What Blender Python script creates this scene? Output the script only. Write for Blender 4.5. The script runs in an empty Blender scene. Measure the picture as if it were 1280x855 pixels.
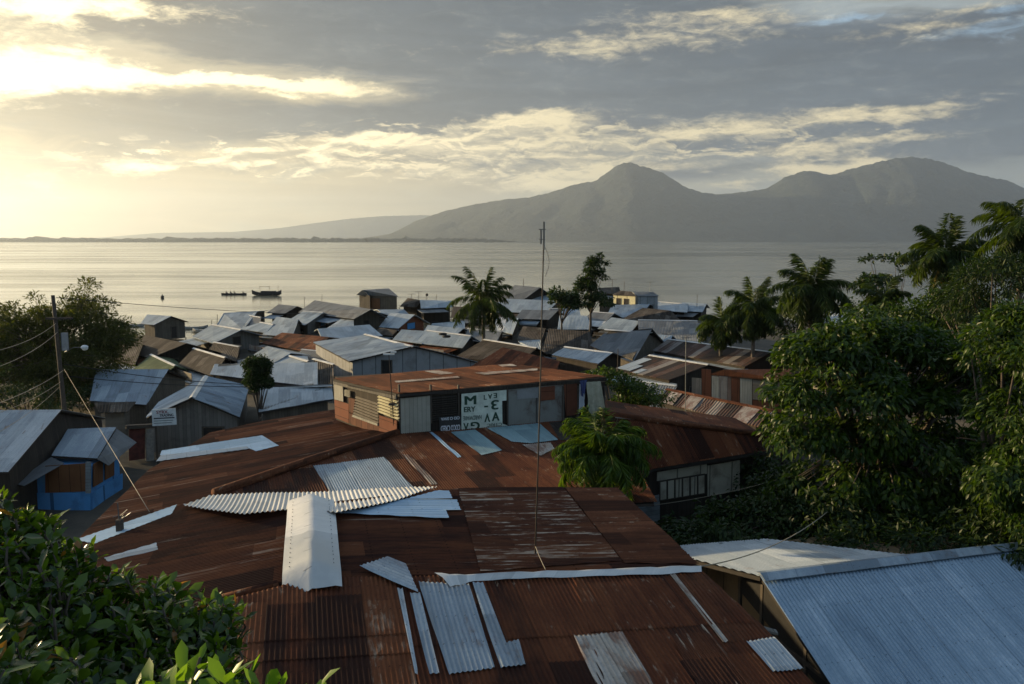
import bpy, math, random
import numpy as np
from mathutils import Vector
R = math.radians
SC = bpy.context.scene
COL = SC.collection
random.seed(7)

# ------------------------------------------------------------------ camera, sky, sun, exposure
F = 1067.0; PW, PH = 1280, 855
TH = math.atan(126.5 / F)                      # pitch: the horizon lies above the middle of the frame
CZ = 14.0
cam = bpy.data.cameras.new('camera'); camo = bpy.data.objects.new('camera', cam); COL.objects.link(camo)
camo.location = (0, 0, CZ); camo.rotation_euler = (R(90) - TH, 0, 0)
cam.sensor_width = 36; cam.lens = F / PW * 36; cam.clip_start = 0.1; cam.clip_end = 60000
SC.camera = camo
SUN_AZ, SUN_EL = -64.0, 9.5                   # degrees; azimuth from +Y towards +X
SKY_K = 0.1
VS = SC.view_settings
VS.view_transform = 'Standard'; VS.look = 'None'; VS.gamma = 1; VS.use_curve_mapping = False; VS.exposure = 0.8
sl = bpy.data.lights.new('sun', 'SUN'); slo = bpy.data.objects.new('sun', sl); COL.objects.link(slo)
sl.energy = 5.0; sl.angle = R(1.0); sl.color = (1.0, 0.74, 0.40)
sd = Vector((math.sin(R(SUN_AZ)) * math.cos(R(SUN_EL)), math.cos(R(SUN_AZ)) * math.cos(R(SUN_EL)), math.sin(R(SUN_EL))))
slo.rotation_euler = sd.to_track_quat('Z', 'Y').to_euler()
slo.location = sd * 50 + Vector((0, 0, 40))
SC.render.engine = 'CYCLES'
SC.cycles.use_denoising = True
SC.cycles.max_bounces = 8; SC.cycles.diffuse_bounces = 3; SC.cycles.glossy_bounces = 3
SC.cycles.transmission_bounces = 4; SC.cycles.volume_bounces = 1; SC.cycles.transparent_max_bounces = 6

def ray(px, py):
    u = (px - PW / 2) / F; v = (PH / 2 - py) / F
    c, s = math.cos(TH), math.sin(TH)
    return Vector((u, c + v * s, -s + v * c))
CAM = Vector((0, 0, CZ))
def pz(px, py, z):
    d = ray(px, py); t = (z - CZ) / d.z
    return CAM + d * t
def pd(px, py, Y):
    d = ray(px, py); return CAM + d * (Y / d.y)

class NT:
    """small node-tree writer"""
    def __init__(s, tree): s.t = tree; s.n = tree.nodes; s.l = tree.links
    def add(s, kind, **kw):
        n = s.n.new(kind)
        for k, v in kw.items(): setattr(n, k, v)
        return n
    def put(s, sock, v):
        if isinstance(v, bpy.types.NodeSocket): s.l.new(v, sock)
        else: sock.default_value = v
    def m(s, op, a, b=0.0, c=0.0, clamp=False):
        n = s.add('ShaderNodeMath', operation=op, use_clamp=clamp)
        s.put(n.inputs[0], a); s.put(n.inputs[1], b); s.put(n.inputs[2], c)
        return n.outputs[0]
    def v(s, op, a, b=(0, 0, 0), c=(0, 0, 0), out=0):
        n = s.add('ShaderNodeVectorMath', operation=op)
        s.put(n.inputs[0], a); s.put(n.inputs[1], b)
        if op == 'MULTIPLY_ADD': s.put(n.inputs[2], c)
        return n.outputs[out]
    def comb(s, x, y, z=0.0):
        n = s.add('ShaderNodeCombineXYZ')
        for i, q in enumerate((x, y, z)): s.put(n.inputs[i], q)
        return n.outputs[0]
    def sep(s, a):
        n = s.add('ShaderNodeSeparateXYZ'); s.put(n.inputs[0], a); return n.outputs
    def noise(s, vec, scale=1.0, detail=4.0, rough=0.55, dist=0.0, col=False):
        n = s.add('ShaderNodeTexNoise'); s.put(n.inputs['Vector'], vec)
        n.inputs['Scale'].default_value = scale; n.inputs['Detail'].default_value = detail
        n.inputs['Roughness'].default_value = rough; n.inputs['Distortion'].default_value = dist
        return n.outputs['Color' if col else 'Fac']
    def step(s, x, a, b):
        n = s.add('ShaderNodeMapRange', interpolation_type='SMOOTHSTEP')
        s.put(n.inputs[0], x); n.inputs[1].default_value = a; n.inputs[2].default_value = b
        n.inputs[3].default_value = 0; n.inputs[4].default_value = 1
        return n.outputs[0]
    def mix(s, f, a, b, blend='MIX'):
        n = s.add('ShaderNodeMix', data_type='RGBA', blend_type=blend)
        s.put(n.inputs[0], f)
        for i, q in ((6, a), (7, b)):
            if isinstance(q, (tuple, list)) and len(q) == 3: q = (*q, 1)
            s.put(n.inputs[i], q)
        return n.outputs[2]
    def white(s, w):
        n = s.add('ShaderNodeTexWhiteNoise', noise_dimensions='1D'); s.put(n.inputs['W'], w); return n.outputs[0]

def azel(px, py):
    d = ray(px, py).normalized()
    return math.degrees(math.atan2(d.x, d.y)), math.degrees(math.asin(d.z))

def make_world():
    w = bpy.data.worlds.new('World'); SC.world = w; w.use_nodes = True
    t = NT(w.node_tree); t.n.clear()
    out = t.add('ShaderNodeOutputWorld'); bg = t.add('ShaderNodeBackground')
    bg.inputs['Strength'].default_value = SKY_K
    t.l.new(bg.outputs[0], out.inputs[0])
    sky = t.add('ShaderNodeTexSky', sky_type='NISHITA'); sky.sun_disc = False
    sky.sun_elevation = R(SUN_EL); sky.sun_rotation = R(SUN_AZ); sky.air_density = 1.0; sky.dust_density = 2.0
    tc = t.add('ShaderNodeTexCoord'); d = t.sep(tc.outputs['Generated'])
    az = t.m('MULTIPLY', t.m('ARCTAN2', d[0], d[1]), 180 / math.pi)
    el = t.m('MULTIPLY', t.m('ARCSINE', d[2]), 180 / math.pi)
    P = t.comb(az, el)
    # warp the coordinates so that every bank of cloud gets a ragged outline
    wn = t.noise(t.comb(t.m('MULTIPLY', az, 0.13), t.m('MULTIPLY', el, 0.42)), 1.0, 6, 0.6, 0.4, True)
    Pw = t.v('ADD', P, t.v('MULTIPLY', t.v('SUBTRACT', wn, (0.5, 0.5, 0.5)), (7.0, 2.2, 0)))
    wn2 = t.noise(t.comb(t.m('MULTIPLY', az, 0.5), t.m('MULTIPLY', el, 1.3), 3.7), 1.0, 6, 0.65, 0.3, True)
    Pf = t.v('ADD', Pw, t.v('MULTIPLY', t.v('SUBTRACT', wn2, (0.5, 0.5, 0.5)), (2.6, 1.1, 0)))
    f1 = t.noise(t.comb(t.m('MULTIPLY', az, 0.16), t.m('MULTIPLY', el, 0.75), 9.1), 1.0, 8, 0.62, 0.6)
    f2 = t.noise(t.comb(t.m('MULTIPLY', az, 0.45), t.m('MULTIPLY', el, 1.5), 1.3), 1.0, 8, 0.66, 0.8)
    def blobs(lst, pos):
        acc = 0.0
        for (px, py, sx, sy, a) in lst:
            A, E = azel(px, py)
            q = t.v('MULTIPLY', t.v('SUBTRACT', pos, (A, E, 0)), (18.6 / sx, 18.6 / sy, 0))
            g = t.m('POWER', math.exp(-1), t.v('DOT_PRODUCT', q, q, out=1))
            acc = t.m('MULTIPLY_ADD', g, a, acc)
        return acc
    dark = blobs([(330, 26, 300, 34, 1.15), (600, 34, 260, 44, 1.25), (450, 60, 200, 20, .6), (900, 95, 280, 48, .95), (1150, 110, 240, 60, .95),
                  (700, 120, 150, 26, .6), (220, 142, 220, 24, .85), (60, 160, 160, 30, .35), (490, 150, 120, 20, .75), (120, 190, 110, 34, .25),
                  (900, 165, 130, 14, .7), (640, 200, 200, 18, .4), (1180, 180, 170, 26, .8), (820, 215, 90, 14, .5),
                  (1270, 30, 60, 22, .5), (150, -60, 300, 40, .7), (900, -50, 500, 30, .7)], Pw)
    bright = blobs([(600, 190, 230, 34, .20), (430, 178, 120, 20, .22), (820, 150, 160, 12, .25), (1000, 200, 200, 14, .22), (300, 205, 160, 18, .2), (860, 45, 160, 16, .3), (40, 30, 70, 34, .5), (10, 91, 120, 12, 1.25), (190, 95, 150, 8, 1.15), (330, 100, 90, 7, .9), (420, 112, 80, 7, .6), (-90, 92, 120, 24, 1.0), (60, 70, 70, 6, .5),
                    (620, 152, 60, 8, .85), (655, 165, 50, 5, .7), (580, 190, 40, 4, .7), (520, 168, 50, 4, .7), (700, 195, 50, 4, .5), (300, 187, 40, 4, .5), (450, 205, 40, 4, .5), (470, 174, 60, 7, .8), (560, 178, 60, 6, .7), (880, 163, 90, 9, .95), (1090, 140, 110, 11, .95),
                    (180, 207, 45, 9, .95), (720, 174, 70, 9, .6), (600, 200, 40, 6, .7), (1000, 188, 70, 7, .7), (1120, 175, 60, 8, .7),
                    (540, 215, 50, 7, .7), (735, 215, 46, 13, 1.3), (700, 226, 50, 12, .9), (1008, 213, 28, 9, 1.4), (1080, 208, 40, 10, 1.0), (650, 232, 60, 12, .5), (930, 229, 55, 6, .85), (820, 205, 60, 6, .5),
                    (60, 5, 170, 12, .85), (700, 60, 160, 12, .45), (900, 20, 120, 12, .55), (1160, 40, 80, 10, .55), (1230, 8, 80, 8, .5),
                    (400, 192, 16, 5, 1.0), (45, 226, 60, 20, .35), (690, 150, 40, 10, .8), (660, 185, 40, 6, .7)], Pf)
    blue = blobs([(1230, 40, 70, 9, .75), (1050, 22, 60, 8, .7), (1285, 8, 60, 10, .8)], Pw)
    # open, unclouded part of this sky: pale, warm to the left and low down
    warm = t.m('POWER', math.exp(-1), t.v('DOT_PRODUCT', *(lambda q: (q, q))(t.v('MULTIPLY', t.v('SUBTRACT', P, (-37.0, 4.0, 0)), (1 / 24.0, 1 / 9.0, 0))), out=1))
    high = t.step(el, 3.0, 22.0)
    K = 1.0 / SKY_K
    c = lambda r, g, b: (r * K, g * K, b * K, 1)
    hz = t.mix(t.step(az, -22.0, 24.0), c(.38, .31, .18), c(.165, .185, .18))
    base = t.mix(high, hz, c(.235, .27, .285))
    base = t.mix(t.m('MULTIPLY', warm, .95, clamp=True), base, c(.50, .395, .225))
    base = t.mix(t.m('MULTIPLY', t.step(f1, .45, .72), .45), base, c(.37, .35, .25))
    dk = t.step(t.m('ADD', dark, t.m('MULTIPLY', t.m('SUBTRACT', f1, .5), 1.0)), .15, .66)
    dcol = t.mix(t.step(az, -36.0, -12.0), c(.20, .175, .13), c(.070, .088, .106))
    dcol = t.mix(t.m('MULTIPLY', t.step(f2, .45, .72), .55), dcol, c(.115, .135, .147))
    dcol = t.mix(t.m('MULTIPLY', warm, .45, clamp=True), dcol, c(.38, .305, .185))
    col = t.mix(dk, base, dcol)
    bl = t.step(t.m('ADD', blue, t.m('MULTIPLY', t.m('SUBTRACT', f2, .5), 1.4)), .35, .9)
    skyb = t.mix(.5, t.v('MULTIPLY', sky.outputs[0], (1.2, 1.2, 1.2)), c(.20, .32, .46))
    col = t.mix(t.m('MULTIPLY', bl, .75), col, skyb)
    f3 = t.noise(t.comb(t.m('MULTIPLY', az, .9), t.m('MULTIPLY', el, 2.4), 6.6), 1.0, 8, .7, .5)
    br = t.step(t.m('ADD', bright, t.m('ADD', t.m('MULTIPLY', t.m('SUBTRACT', f2, .5), 1.3), t.m('MULTIPLY', t.m('SUBTRACT', f3, .5), 1.0))), .20, 1.15)
    bcol = t.mix(t.step(az, -26.0, 8.0), c(1.2, 1.0, .60), c(.56, .48, .30))
    # broken cumulus in the belt above the mountains, lit on top and grey below
    belt = t.m('MINIMUM', blobs([(600, 188, 250, 36, 1.0), (900, 178, 260, 26, .75), (250, 200, 170, 24, .7)], Pw), 1.0)
    def cum(dy): return t.noise(t.comb(t.m('MULTIPLY', az, .42), t.m('MULTIPLY', t.m('ADD', el, dy), 1.55), 21.0), 1.0, 10, .66, .7)
    ca = t.m('MULTIPLY', t.step(t.m('MULTIPLY_ADD', belt, .16, cum(0.0)), .60, .70), t.step(belt, .15, .6))
    cb = t.m('MULTIPLY', t.step(t.m('MULTIPLY_ADD', belt, .16, cum(.30)), .58, .72), t.step(belt, .15, .6))
    # thin streaks of lighter and darker cloud lying level across everything
    f4 = t.noise(t.comb(t.m('MULTIPLY', az, .07), t.m('MULTIPLY', el, .62), 12.0), 1.0, 8, .60, 1.2)
    lum = t.m('MULTIPLY_ADD', t.m('SUBTRACT', f4, .5), .75, t.m('MULTIPLY_ADD', t.m('SUBTRACT', f3, .5), .22, 1.0))
    col = t.v('MULTIPLY', col, t.comb(lum, lum, lum))
    col = t.mix(br, col, bcol)
    col = t.mix(t.m('MULTIPLY', cb, .55), col, t.mix(t.step(az, -30.0, 4.0), c(.30, .25, .16), c(.12, .135, .14)))
    col = t.mix(t.m('MULTIPLY', t.m('MULTIPLY', ca, t.m('SUBTRACT', 1.0, t.m('MULTIPLY', cb, .65))), .8), col, bcol)
    # the rest of the dome, away from the view: broken cloud under a blue-grey sky
    behind = t.step(d[1], .55, .15)
    over = t.step(el, 20.0, 38.0)
    rest = t.mix(t.step(f1, .40, .66), t.mix(.5, t.v('MULTIPLY', sky.outputs[0], (1.6, 1.6, 1.6)), c(.115, .19, .29)), c(.145, .185, .235))
    col = t.mix(t.m('MAXIMUM', over, t.m('MULTIPLY', behind, t.m('SUBTRACT', 1.0, warm, clamp=True))), col, rest)
    t.l.new(col, bg.inputs['Color'])
make_world()

# ------------------------------------------------------------------ materials
MATS = {}
def mat(name):
    m = bpy.data.materials.new(name); m.use_nodes = True; MATS[name] = m
    t = NT(m.node_tree); b = t.n['Principled BSDF']
    return m, t, b
def uvnode(t):
    n = t.add('ShaderNodeUVMap'); n.uv_map = 'UVMap'
    rnd = t.add('ShaderNodeObjectInfo').outputs['Random']
    return t.sep(n.outputs[0]), rnd
def tin(name, dark, mid, light, worn, worn_amt, rough, metallic, corr=False, rust=None, rust_amt=0.0, tint=.35, streak=(3.4, .8), blotch=None, rowlen=2.35):
    """weathered corrugated sheet: tint per sheet, streaks down the slope, worn or rusted patches"""
    m, t, b = mat(name)
    uv, rnd = uvnode(t)
    off = t.m('MULTIPLY', rnd, 37.0)
    u = t.m('ADD', uv[0], off); v = uv[1]
    sid = t.m('FLOOR', t.m('DIVIDE', u, 0.74)); row = t.m('FLOOR', t.m('ADD', t.m('DIVIDE', v, rowlen), t.m('MULTIPLY', t.white(sid), .5)))
    sh = t.white(t.m('MULTIPLY_ADD', row, 17.31, sid))
    st = t.noise(t.comb(t.m('MULTIPLY', u, 7.0), t.m('MULTIPLY', v, .55), off), 1.0, 5, .6)
    pt = t.noise(t.comb(u, t.m('MULTIPLY', v, .7), off), .9, 6, .62, .5)
    fine = t.noise(t.comb(u, v, off), 14.0, 5, .7)
    k = t.m('ADD', t.m('MULTIPLY', st, .55), t.m('ADD', t.m('MULTIPLY', pt, .45), t.m('MULTIPLY', t.m('SUBTRACT', sh, .5), tint)))
    c = t.mix(t.step(k, .30, .52), dark, mid)
    c = t.mix(t.step(k, .50, .78), c, light)
    c = t.mix(t.m('MULTIPLY', t.step(fine, .40, .75), .45), c, dark)
    if worn_amt:
        wv = t.noise(t.comb(t.m('MULTIPLY', u, streak[0]), t.m('MULTIPLY', v, streak[1]), 4.4), 2.0, 8, .70, .3)
        c = t.mix(t.m('MULTIPLY', t.step(t.m('ADD', wv, t.m('MULTIPLY', t.m('SUBTRACT', sh, .5), .16)), .68 - worn_amt, .78 - worn_amt), .8), c, worn)
    if rust_amt:
        rv = t.noise(t.comb(t.m('MULTIPLY', u, 1.7), t.m('MULTIPLY', v, .6), 8.2), 1.3, 7, .66, .4)
        c = t.mix(t.m('MULTIPLY', t.step(rv, .70 - rust_amt, .86 - rust_amt), .85), c, rust)
    ob_ = t.noise(t.comb(t.m('MULTIPLY', u, 1.4), t.m('MULTIPLY', v, .5), 15.5), 1.0, 7, .68, .5)
    if blotch: c = t.mix(t.m('MULTIPLY', t.step(t.m('ADD', ob_, t.m('MULTIPLY', t.m('SUBTRACT', sh, .5), .22)), .46, .70), .75), c, blotch)
    nu = t.m('SUBTRACT', t.m('FRACT', t.m('DIVIDE', u, .152)), .5); nv = t.m('SUBTRACT', t.m('FRACT', t.m('DIVIDE', v, .72)), .5)
    nd = t.m('ADD', t.m('POWER', t.m('MULTIPLY', nu, .152), 2.0), t.m('POWER', t.m('MULTIPLY', nv, .72), 2.0))
    c = t.mix(t.m('MULTIPLY', t.m('LESS_THAN', nd, .00022), .7), c, tuple(x * .4 for x in dark))
    # nail heads and lap joints between sheets
    lap = t.m('LESS_THAN', t.m('FRACT', t.m('DIVIDE', u, .74)), .022)
    c = t.mix(t.m('MULTIPLY', lap, .45), c, tuple(x * .45 for x in dark))
    t.l.new(c, b.inputs['Base Color'])
    rr = t.m('MULTIPLY_ADD', st, .25, rough - .12)
    if metallic == 0: b.inputs['Specular IOR Level'].default_value = .12
    t.l.new(rr, b.inputs['Roughness']); b.inputs['Metallic'].default_value = metallic
    bump = t.add('ShaderNodeBump'); bump.inputs['Strength'].default_value = .35; bump.inputs['Distance'].default_value = .012
    h = t.m('MULTIPLY', fine, .5)
    if corr:
        bump.inputs['Strength'].default_value = .8; bump.inputs['Distance'].default_value = .05
        h = t.m('MULTIPLY_ADD', t.m('SINE', t.m('MULTIPLY', uv[0], 2 * math.pi / .19)), .5, t.m('MULTIPLY', pt, 1.6))
    t.l.new(h, bump.inputs['Height']); t.l.new(bump.outputs[0], b.inputs['Normal'])
    return m
RUSTC = (.11, .042, .022)
for corr, sfx in ((False, ''), (True, '_far')):
    tin('rust' + sfx, (.032, .0120, .0075), (.100, .031, .0140), (.200, .072, .031), (.36, .27, .19), .075, .82, 0.0, corr, tint=.5, blotch=(.135, .046, .019))
    tin('brown' + sfx, (.030, .024, .019), (.068, .056, .045), (.13, .112, .094), (.24, .2, .17), .02, .8, 0.0, corr, RUSTC, .10)
    tin('galv' + sfx, (.155, .195, .23), (.25, .305, .355), (.37, .43, .47), (.5, .5, .5), .0, .50, .22, corr, (.13, .07, .042), .14)
    tin('pale' + sfx, (.215, .255, .285), (.34, .39, .425), (.47, .515, .54), (.7, .7, .7), .0, .45, .22, corr, (.17, .095, .055), .12)
    tin('slate' + sfx, (.075, .082, .088), (.12, .13, .137), (.19, .20, .205), (.3, .3, .3), .0, .6, .12, corr, (.09, .05, .035), .12)
tin('rust_worn', (.034, .014, .009), (.072, .026, .014), (.13, .052, .027), (.46, .38, .29), .14, .82, 0.0, streak=(4.2, .42), blotch=(.12, .043, .018))
tin('rust_streaky', (.030, .0115, .0075), (.080, .027, .0135), (.150, .056, .027), (.36, .275, .20), .088, .82, 0.0, streak=(3.0, .13), tint=.5, blotch=(.13, .045, .018))
tin('sky_tint_tin', (.17, .24, .31), (.27, .365, .45), (.46, .56, .64), (.6, .6, .6), .0, .36, .55, False, (.15, .13, .11), .08, tint=.22, rowlen=3.1)  # blue of the reflected sky is put into the base colour
tin('rust_dry', (.048, .019, .011), (.112, .041, .0195), (.19, .074, .036), (.36, .28, .2), .05, .85, 0.0)
tin('striped', (.035, .028, .025), (.085, .045, .033), (.24, .22, .20), (.3, .27, .24), .02, .75, 0.0, True, RUSTC, .14, tint=1.3, rowlen=40.0)
tin('pale_rusty', (.16, .12, .09), (.33, .29, .24), (.47, .44, .40), (.55, .53, .5), .02, .6, .1, False, (.15, .06, .03), .24)
tin('green_tin', (.05, .07, .035), (.09, .12, .06), (.14, .17, .09), (.2, .2, .15), .0, .75, 0.0, True)
tin('aqua', (.16, .25, .27), (.24, .36, .38), (.33, .44, .46), (.5, .5, .5), .0, .5, .1, False, (.13, .085, .06), .06)
tin('blue_sheet', (.24, .36, .47), (.33, .47, .60), (.42, .56, .68), (.6, .6, .6), .0, .4, .15, False, (.2, .13, .09), .07)
tin('cap', (.42, .43, .42), (.56, .56, .54), (.68, .67, .64), (.7, .7, .7), .0, .5, .12, False, (.24, .15, .09), .10)

def plain(name, c, rough=.8, metallic=0.0, var=.25, scale=3.0, bump=0.0):
    m, t, b = mat(name)
    tc = t.add('ShaderNodeTexCoord')
    n = t.noise(tc.outputs['Object'], scale, 6, .65)
    d = tuple(x * (1 - var) for x in c); l = tuple(min(1, x * (1 + var)) for x in c)
    t.l.new(t.mix(t.step(n, .3, .7), d, l), b.inputs['Base Color'])
    b.inputs['Roughness'].default_value = rough; b.inputs['Metallic'].default_value = metallic
    if bump:
        bn = t.add('ShaderNodeBump'); bn.inputs['Strength'].default_value = bump; bn.inputs['Distance'].default_value = .02
        t.l.new(n, bn.inputs['Height']); t.l.new(bn.outputs[0], b.inputs['Normal'])
    return m
def boards(name, a, c2, dirt, width=.2, horizontal=False, dirt_amt=.5, tint=.5):
    m, t, b = mat(name)
    uv, rnd = uvnode(t)
    off = t.m('MULTIPLY', rnd, 23.0)
    x, y = (uv[1], uv[0]) if horizontal else (uv[0], uv[1])
    x = t.m('ADD', x, off)
    i = t.m('FLOOR', t.m('DIVIDE', x, width)); w = t.white(i)
    fr = t.m('FRACT', t.m('DIVIDE', x, width))
    grain = t.noise(t.comb(t.m('MULTIPLY', x, 14.0), t.m('MULTIPLY', y, 1.2), t.m('MULTIPLY', w, 9.0)), 1.0, 5, .6)
    big = t.noise(t.comb(x, y, off), 1.1, 6, .65, .4)
    c = t.mix(t.m('ADD', t.m('MULTIPLY', w, tint), t.m('MULTIPLY', grain, .5)), a, c2)
    c = t.mix(t.m('MULTIPLY', t.step(big, .45, .72), dirt_amt), c, dirt)
    gap = t.m('LESS_THAN', fr, .06)
    c = t.mix(t.m('MULTIPLY', gap, .75), c, tuple(q * .2 for q in a))
    t.l.new(c, b.inputs['Base Color']); b.inputs['Roughness'].default_value = .85; b.inputs['Specular IOR Level'].default_value = .2
    bn = t.add('ShaderNodeBump'); bn.inputs['Strength'].default_value = .6; bn.inputs['Distance'].default_value = .015
    t.l.new(t.m('SUBTRACT', grain, t.m('MULTIPLY', gap, 1.5)), bn.inputs['Height']); t.l.new(bn.outputs[0], b.inputs['Normal'])
    return m
boards('wood', (.065, .056, .044), (.135, .118, .094), (.05, .04, .03))
boards('wood_dark', (.026, .022, .018), (.058, .048, .039), (.02, .017, .014))
boards('wood_grey', (.10, .096, .086), (.20, .19, .17), (.07, .06, .05), .24)
boards('wood_pale', (.27, .265, .22), (.40, .39, .33), (.13, .115, .09), .16, False, .4)
boards('ply_pale', (.42, .40, .32), (.52, .49, .40), (.15, .13, .10), 1.1, False, .75, .3)
boards('siding_blue', (.16, .19, .20), (.24, .27, .28), (.07, .07, .065), .16, True)
boards('siding_wood', (.15, .13, .10), (.24, .21, .165), (.06, .05, .04), .09, True)
boards('tin_wall', (.10, .045, .03), (.26, .24, .21), (.06, .028, .018), .42, False, .5, 1.0)
boards('rust_wall', (.085, .032, .019), (.16, .062, .034), (.04, .018, .012), .5, False, .6)
boards('stained', (.17, .175, .16), (.27, .275, .255), (.07, .036, .026), 1.2, False, .95, .4)
boards('blue_wall', (.06, .22, .46), (.08, .27, .54), (.035, .09, .19), 3.0, False, .5, .4)
boards('orange_ply', (.12, .052, .022), (.17, .078, .034), (.09, .035, .017), .55, False, .5)
boards('cream_wall', (.55, .50, .30), (.62, .57, .36), (.32, .28, .19), 2.0, False, .4)
boards('grey_wall', (.22, .23, .235), (.30, .31, .315), (.12, .11, .10), 1.2, False, .5)
boards('brick_red', (.13, .042, .023), (.20, .072, .038), (.10, .045, .03), .35, True, .5)
boards('tan_wall', (.11, .075, .040), (.17, .12, .068), (.06, .045, .03), .9, False, .85)
plain('dark_gap', (.012, .011, .010), .9)
plain('under', (.030, .025, .021), .9, bump=.3)
plain('frame_wood', (.06, .048, .036), .85, bump=.4)
plain('white_paint', (.62, .64, .62), .6, var=.12)
plain('pole_wood', (.055, .042, .032), .9, bump=.5, scale=8)
plain('pole_metal', (.13, .14, .14), .5, .5)
plain('wire_pale', (.27, .23, .165), .7)
plain('wire_black', (.015, .015, .015), .7)
plain('lamp_glass', (.7, .68, .6), .3, var=.05)
plain('trunk', (.085, .066, .050), .95, bump=.8, scale=6)
plain('palm_trunk', (.12, .10, .08), .95, bump=.8, scale=5)
plain('sign_board', (.54, .60, .52), .7, var=.2, scale=2.5)
plain('sign_ink', (.012, .05, .03), .7, var=.1)
plain('sign_grey', (.11, .145, .125), .7, var=.3, scale=30)
plain('sign_black', (.025, .026, .026), .7)
plain('sign_white', (.60, .62, .66), .7, var=.06)
plain('ink_black', (.02, .02, .03), .7)
plain('ink_red', (.22, .03, .03), .7)
plain('cloth_cream', (.42, .41, .31), .95, var=.15, scale=6, bump=.5)
plain('cloth_white', (.52, .56, .62), .95, var=.1, bump=.5)
plain('cloth_blue', (.07, .09, .22), .95, bump=.4)
plain('boat_hull', (.022, .022, .024), .6)
plain('boat_pale', (.30, .30, .28), .6)
plain('bamboo', (.16, .13, .08), .8)
plain('skin', (.16, .085, .055), .7)
plain('shirt_dark', (.04, .045, .06), .9)
plain('rubber', (.015, .015, .016), .8)
plain('gate_red', (.11, .028, .02), .75, var=.4)
plain('concrete', (.21, .195, .17), .95, bump=.5, scale=5)

def leafmat(name, a, b_, rough=.5, trans=.35, yellow=None):
    m, t, b = mat(name)
    g = t.add('ShaderNodeNewGeometry').outputs['Random Per Island']
    tc = t.add('ShaderNodeTexCoord')
    n = t.noise(tc.outputs['Object'], .9, 3)
    c = t.mix(g, a, b_)
    c = t.mix(t.m('MULTIPLY', t.step(n, .5, .75), .5), c, b_)
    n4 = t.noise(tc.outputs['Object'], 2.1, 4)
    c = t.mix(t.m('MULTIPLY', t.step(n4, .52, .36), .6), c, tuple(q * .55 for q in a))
    if yellow: c = t.mix(t.m('GREATER_THAN', g, .975), c, yellow)
    t.l.new(c, b.inputs['Base Color']); b.inputs['Roughness'].default_value = rough; b.inputs['Specular IOR Level'].default_value = .5 if 'near' in name else .28
    tr = t.add('ShaderNodeBsdfTranslucent'); t.l.new(t.mix(1.0, c, (1.5, 1.6, .55, 1), 'MULTIPLY'), tr.inputs[0])
    mx = t.add('ShaderNodeMixShader'); mx.inputs[0].default_value = trans
    out = t.n['Material Output']
    t.l.new(b.outputs[0], mx.inputs[1]); t.l.new(tr.outputs[0], mx.inputs[2]); t.l.new(mx.outputs[0], out.inputs[0])
    return m
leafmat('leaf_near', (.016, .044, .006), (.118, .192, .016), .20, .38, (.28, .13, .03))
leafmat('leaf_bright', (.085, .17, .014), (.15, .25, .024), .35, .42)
leafmat('leaf_tree', (.015, .038, .006), (.062, .102, .010), .42, .35)
leafmat('leaf_dark', (.012, .028, .007), (.036, .062, .012), .5, .3)
leafmat('leaf_fine', (.036, .050, .010), (.085, .088, .020), .6, .4)
leafmat('leaf_palm', (.026, .050, .010), (.075, .108, .018), .45, .3)
leafmat('leaf_palm_bright', (.038, .085, .009), (.125, .18, .018), .4, .35)
leafmat('leaf_yellow', (.20, .15, .025), (.30, .21, .04), .6, .3)

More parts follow.
